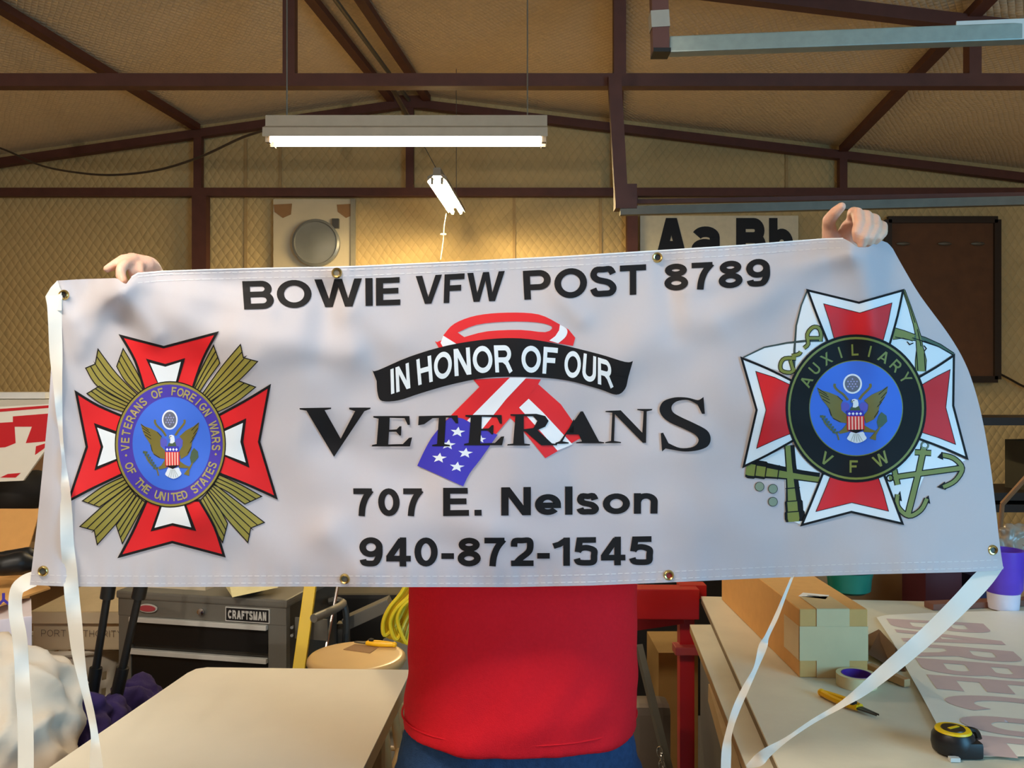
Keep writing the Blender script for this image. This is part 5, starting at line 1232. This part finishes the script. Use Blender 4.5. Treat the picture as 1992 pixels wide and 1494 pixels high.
# trunk, neck, head
def bodyball(x, y, z, rx, ry, rz): ball(bm, (x, y, z), 1, rx, ry, rz, seg=24)
for z, rx, ry in ((.95, .19, .13), (1.08, .19, .14), (1.2, .185, .13), (1.33, .19, .12), (1.43, .17, .1)): bodyball(.022, 1.87, z, rx, ry, .12)
sh_l, sh_r = Vector((-.19, 1.87, 1.46)), Vector((.235, 1.87, 1.46))
limb(bm, [sh_l, Vector((.022, 1.87, 1.50)), sh_r], [.062, .07, .062])
limb(bm, [Vector((.022, 1.88, 1.48)), Vector((.022, 1.865, 1.60))], [.065, .058])
hc = Vector((.022, 1.85, 1.70))
bodyball(hc.x, hc.y+.015, hc.z+.02, .076, .095, .10); bodyball(hc.x, hc.y-.02, hc.z-.045, .058, .07, .07)
limb(bm, [hc+Vector((0, -.05, -.09)), hc+Vector((0, -.075, -.095))], [.03, .02])          # chin
limb(bm, [hc+Vector((0, -.088, .02)), hc+Vector((0, -.108, -.02)), hc+Vector((0, -.098, -.026))], [.009, .013, .016])   # nose
limb(bm, [hc+Vector((-.018, -.084, -.055)), hc+Vector((0, -.090, -.054)), hc+Vector((.018, -.084, -.055))], [.006, .008, .006])
limb(bm, [hc+Vector((-.016, -.083, -.066)), hc+Vector((0, -.088, -.067)), hc+Vector((.016, -.083, -.066))], [.006, .008, .006])
for s in (-1, 1):
    ball(bm, hc+Vector((s*.077, .012, -.01)), .026, .45, .7, 1.15); ball(bm, hc+Vector((s*.03, -.072, .012)), .014)
    limb(bm, [hc+Vector((s*.014, -.092, .034)), hc+Vector((s*.045, -.080, .034))], [.008, .007])
# arms: shoulder -> elbow -> wrist
wl = P(300, 552, 1.69); wr = P(1640, 497, 1.675)
el = Vector((-.475, 1.93, 1.50)); er = Vector((.50, 1.92, 1.54))
limb(bm, [sh_l, sh_l.lerp(el, .5), el], [.058, .05, .043], 18); limb(bm, [el, el.lerp(wl, .3), wl.lerp(el, .12), wl], [.043, .045, .031, .028], 18)
limb(bm, [sh_r, sh_r.lerp(er, .5), er], [.058, .05, .043], 18); limb(bm, [er, er.lerp(wr, .3), wr.lerp(er, .12), wr], [.043, .045, .031, .028], 18)
# left-of-picture hand (back of the hand up, index pointing out, middle finger pinching the hem in front)
def L(*p): return [P(*q) for q in p]
limb(bm, L((300, 552, 1.69), (286, 524, 1.655), (268, 512, 1.635)), [.028, .026, .017], 16)
limb(bm, L((296, 540, 1.665), (272, 520, 1.63)), [.024, .016], 16)
limb(bm, L((284, 516, 1.64), (256, 504, 1.615)), [.019, .0125], 16)
limb(bm, L((258, 505, 1.612), (240, 506, 1.592), (225, 514, 1.578), (209, 523, 1.572)), [.0125, .0108, .0092, .0075], 14)      # index
limb(bm, L((256, 509, 1.605), (243, 514, 1.574), (235, 524, 1.562), (235, 536, 1.558), (240, 547, 1.556), (241, 556, 1.560)), [.0115, .0098, .0092, .0092, .0082, .0068], 14)   # middle
limb(bm, L((264, 511, 1.620), (257, 518, 1.598), (258, 528, 1.592), (262, 540, 1.604)), [.011, .0095, .009, .008], 14)         # ring
limb(bm, L((275, 513, 1.630), (270, 520, 1.605), (272, 530, 1.600), (276, 543, 1.608)), [.0105, .009, .0085, .0075], 14)       # little
limb(bm, L((290, 545, 1.655), (272, 560, 1.63), (252, 566, 1.612), (238, 561, 1.603)), [.017, .0125, .0105, .009], 14)         # thumb behind the cloth
# right-of-picture hand: thumb up at the left, four fingers rolled over the hem
limb(bm, L((1640, 497, 1.675), (1648, 470, 1.662), (1655, 445, 1.64)), [.028, .027, .02], 16)
limb(bm, L((1640, 497, 1.675), (1680, 460, 1.660), (1700, 446, 1.64)), [.026, .026, .018], 16)
limb(bm, L((1628, 490, 1.665), (1615, 462, 1.648), (1612, 438, 1.632), (1613, 428, 1.618), (1626, 412, 1.596), (1637, 402, 1.585)), [.02, .0155, .0125, .0125, .0108, .0085], 14)   # thumb
limb(bm, L((1660, 430, 1.640), (1660, 414, 1.612), (1668, 415, 1.592), (1671, 436, 1.566), (1666, 452, 1.558), (1667, 466, 1.564)), [.013, .0115, .0112, .0105, .009, .0074], 14)
limb(bm, L((1676, 432, 1.642), (1680, 419, 1.612), (1686, 420, 1.592), (1688, 442, 1.564), (1680, 462, 1.555), (1676, 478, 1.562)), [.0125, .011, .011, .0102, .0088, .0074], 14)
limb(bm, L((1692, 436, 1.642), (1697, 425, 1.614), (1702, 427, 1.594), (1703, 446, 1.567), (1695, 462, 1.558), (1690, 474, 1.564)), [.012, .0105, .0105, .0098, .0085, .007], 14)
limb(bm, L((1706, 446, 1.642), (1712, 438, 1.616), (1717, 440, 1.598), (1717, 453, 1.573), (1709, 463, 1.564), (1703, 470, 1.568)), [.011, .0098, .0095, .009, .008, .0066], 14)
# legs (inside the jeans)
for s, x in ((-1, -.10), (1, .145)):
    limb(bm, [(x, 1.87, .92), (x+s*.01, 1.87, .5), (x+s*.01, 1.89, .1)], [.095, .06, .045])
person = remesh('person', bm, .0032, M_skin, 2, .5)
tag(person, 'person in a red t-shirt and blue jeans holding up the banner, face hidden', 'person')
def pchild(o): o.parent = person; return o
# eyes, hair
for s in (-1, 1):
    bm = B(); ball(bm, hc+Vector((s*.03, -.078, .012)), .0115); obj('eye', bm, M_paper, person, True)
bm = B(); ball(bm, hc+Vector((0, .03, .045)), 1, .084, .098, .088, seg=28)
for k in range(10): ball(bm, hc+Vector((random.uniform(-.05, .05), random.uniform(-.04, .09), .1)), .03)
pchild(remesh('hair', bm, .006, M_hair, 2))
# shirt: loft of rings, sleeves fused
def loft(bm, rings, seg=64):
    rr = []
    for (x, y, z, rx, ry, pw) in rings:
        ring = []
        for k in range(seg):
            a = 2*PI*k/seg; c, s = math.cos(a), math.sin(a)
            ring.append(bm.verts.new((x+rx*math.copysign(abs(c)**pw, c), y+ry*math.copysign(abs(s)**pw, s), z)))
        rr.append(ring)
    for A, C in zip(rr, rr[1:]):
        for k in range(seg): bm.faces.new((A[k], A[(k+1) % seg], C[(k+1) % seg], C[k]))
    bm.faces.new(rr[0][::-1]); bm.faces.new(rr[-1])
bm = B()
loft(bm, [(.016, 1.855, .962, .256, .198, .92), (.017, 1.855, .985, .253, .198, .9), (.021, 1.855, 1.025, .249, .196, .9), (.022, 1.857, 1.08, .245, .192, .9), (.022, 1.86, 1.135, .249, .186, .9), (.024, 1.865, 1.2, .25, .178, .9), (.024, 1.868, 1.26, .251, .165, .9), (.024, 1.87, 1.34, .246, .150, .9), (.024, 1.872, 1.42, .232, .132, .9), (.022, 1.875, 1.49, .19, .10, 1), (.022, 1.878, 1.535, .09, .075, 1)])
for sh, e in ((sh_l, el), (sh_r, er)):
    limb(bm, [sh+Vector((0, 0, -.005)), sh.lerp(e, .45), sh.lerp(e, .72)], [.085, .076, .075], 20)
shirt = remesh('t_shirt', bm, .007, M_shirt, 4)
def shirt_d(c):
    k = max(0, min(1, (1.35-c.z)/.3))
    d = .006*noise.noise(Vector((c.x*5+c.z*7, c.z*5-c.x*6, c.y*3)))+.004*noise.noise(Vector((c.x*14-c.z*10, c.z*9, 4)))
    for (ax, az, bx, bz, s, am) in ((-.22, 1.02, .05, 1.25, .018, .006), (-.2, 1.12, -.05, 1.2, .014, .004), (.26, 1.08, .05, 1.2, .02, .005), (-.1, .98, .15, 1.05, .02, .004)):
        if c.y < 1.9: d += am*g2(c.x, c.z, ax, az, bx, bz, s)
    return d*k
push(shirt.data, shirt_d)
pchild(shirt)
# hem seam
bm = B(); tube(bm, [(.016+.2545*math.copysign(abs(math.cos(a))**.92, math.cos(a)), 1.855+.1965*math.copysign(abs(math.sin(a))**.92, math.sin(a)), .992) for a in [2*PI*k/80 for k in range(80)]], .0022, 6, closed=True)
obj('shirt_hem', bm, M_shirt, person, True)
bm = B()
loft(bm, [(.012, 1.865, .80, .262, .172, .9), (.012, 1.865, .88, .262, .178, .9), (.012, 1.865, .96, .245, .176, .9), (.012, 1.865, 1.0, .235, .165, .9)])
for s, x in ((-1, -.125), (1, .15)):
    loft(bm, [(x+s*.01, 1.885, .035, .085, .10, 1), (x+s*.01, 1.88, .3, .092, .10, 1), (x+s*.008, 1.875, .5, .105, .11, 1), (x, 1.87, .7, .13, .14, 1), (x, 1.865, .86, .138, .165, 1)])
jeans = remesh('jeans', bm, .009, M_jean, 3)
push(jeans.data, lambda c: .006*noise.noise(Vector((c.x*9, c.y*9, c.z*16)))+.003*noise.noise(c*30))
pchild(jeans)
for s, x in ((-1, -.135), (1, .16)):
    bm = B(); limb(bm, [(x, 1.93, .05), (x+s*.01, 1.80, .045), (x+s*.02, 1.71, .035)], [.048, .046, .036]); pchild(remesh('shoe', bm, .007, mat('brown_leather', (70, 48, 34), .5), 3))

# repeats share a group phrase
GROUPS = {'roof_truss': 'roof trusses', 'purlin': 'roof purlins', 'steel_column': 'columns along the back wall', 'shop_light': 'fluorescent shop lights',
          'thread_snips': 'yellow thread snips', 'cardboard_box': 'kraft cardboard boxes', 'galvanized_rail': 'hanging rails', 'conduit': 'bare conduits'}
for o in bpy.data.objects:
    k = o.name.split('.')[0]
    if o.parent is None and k in GROUPS: o['group'] = GROUPS[k]
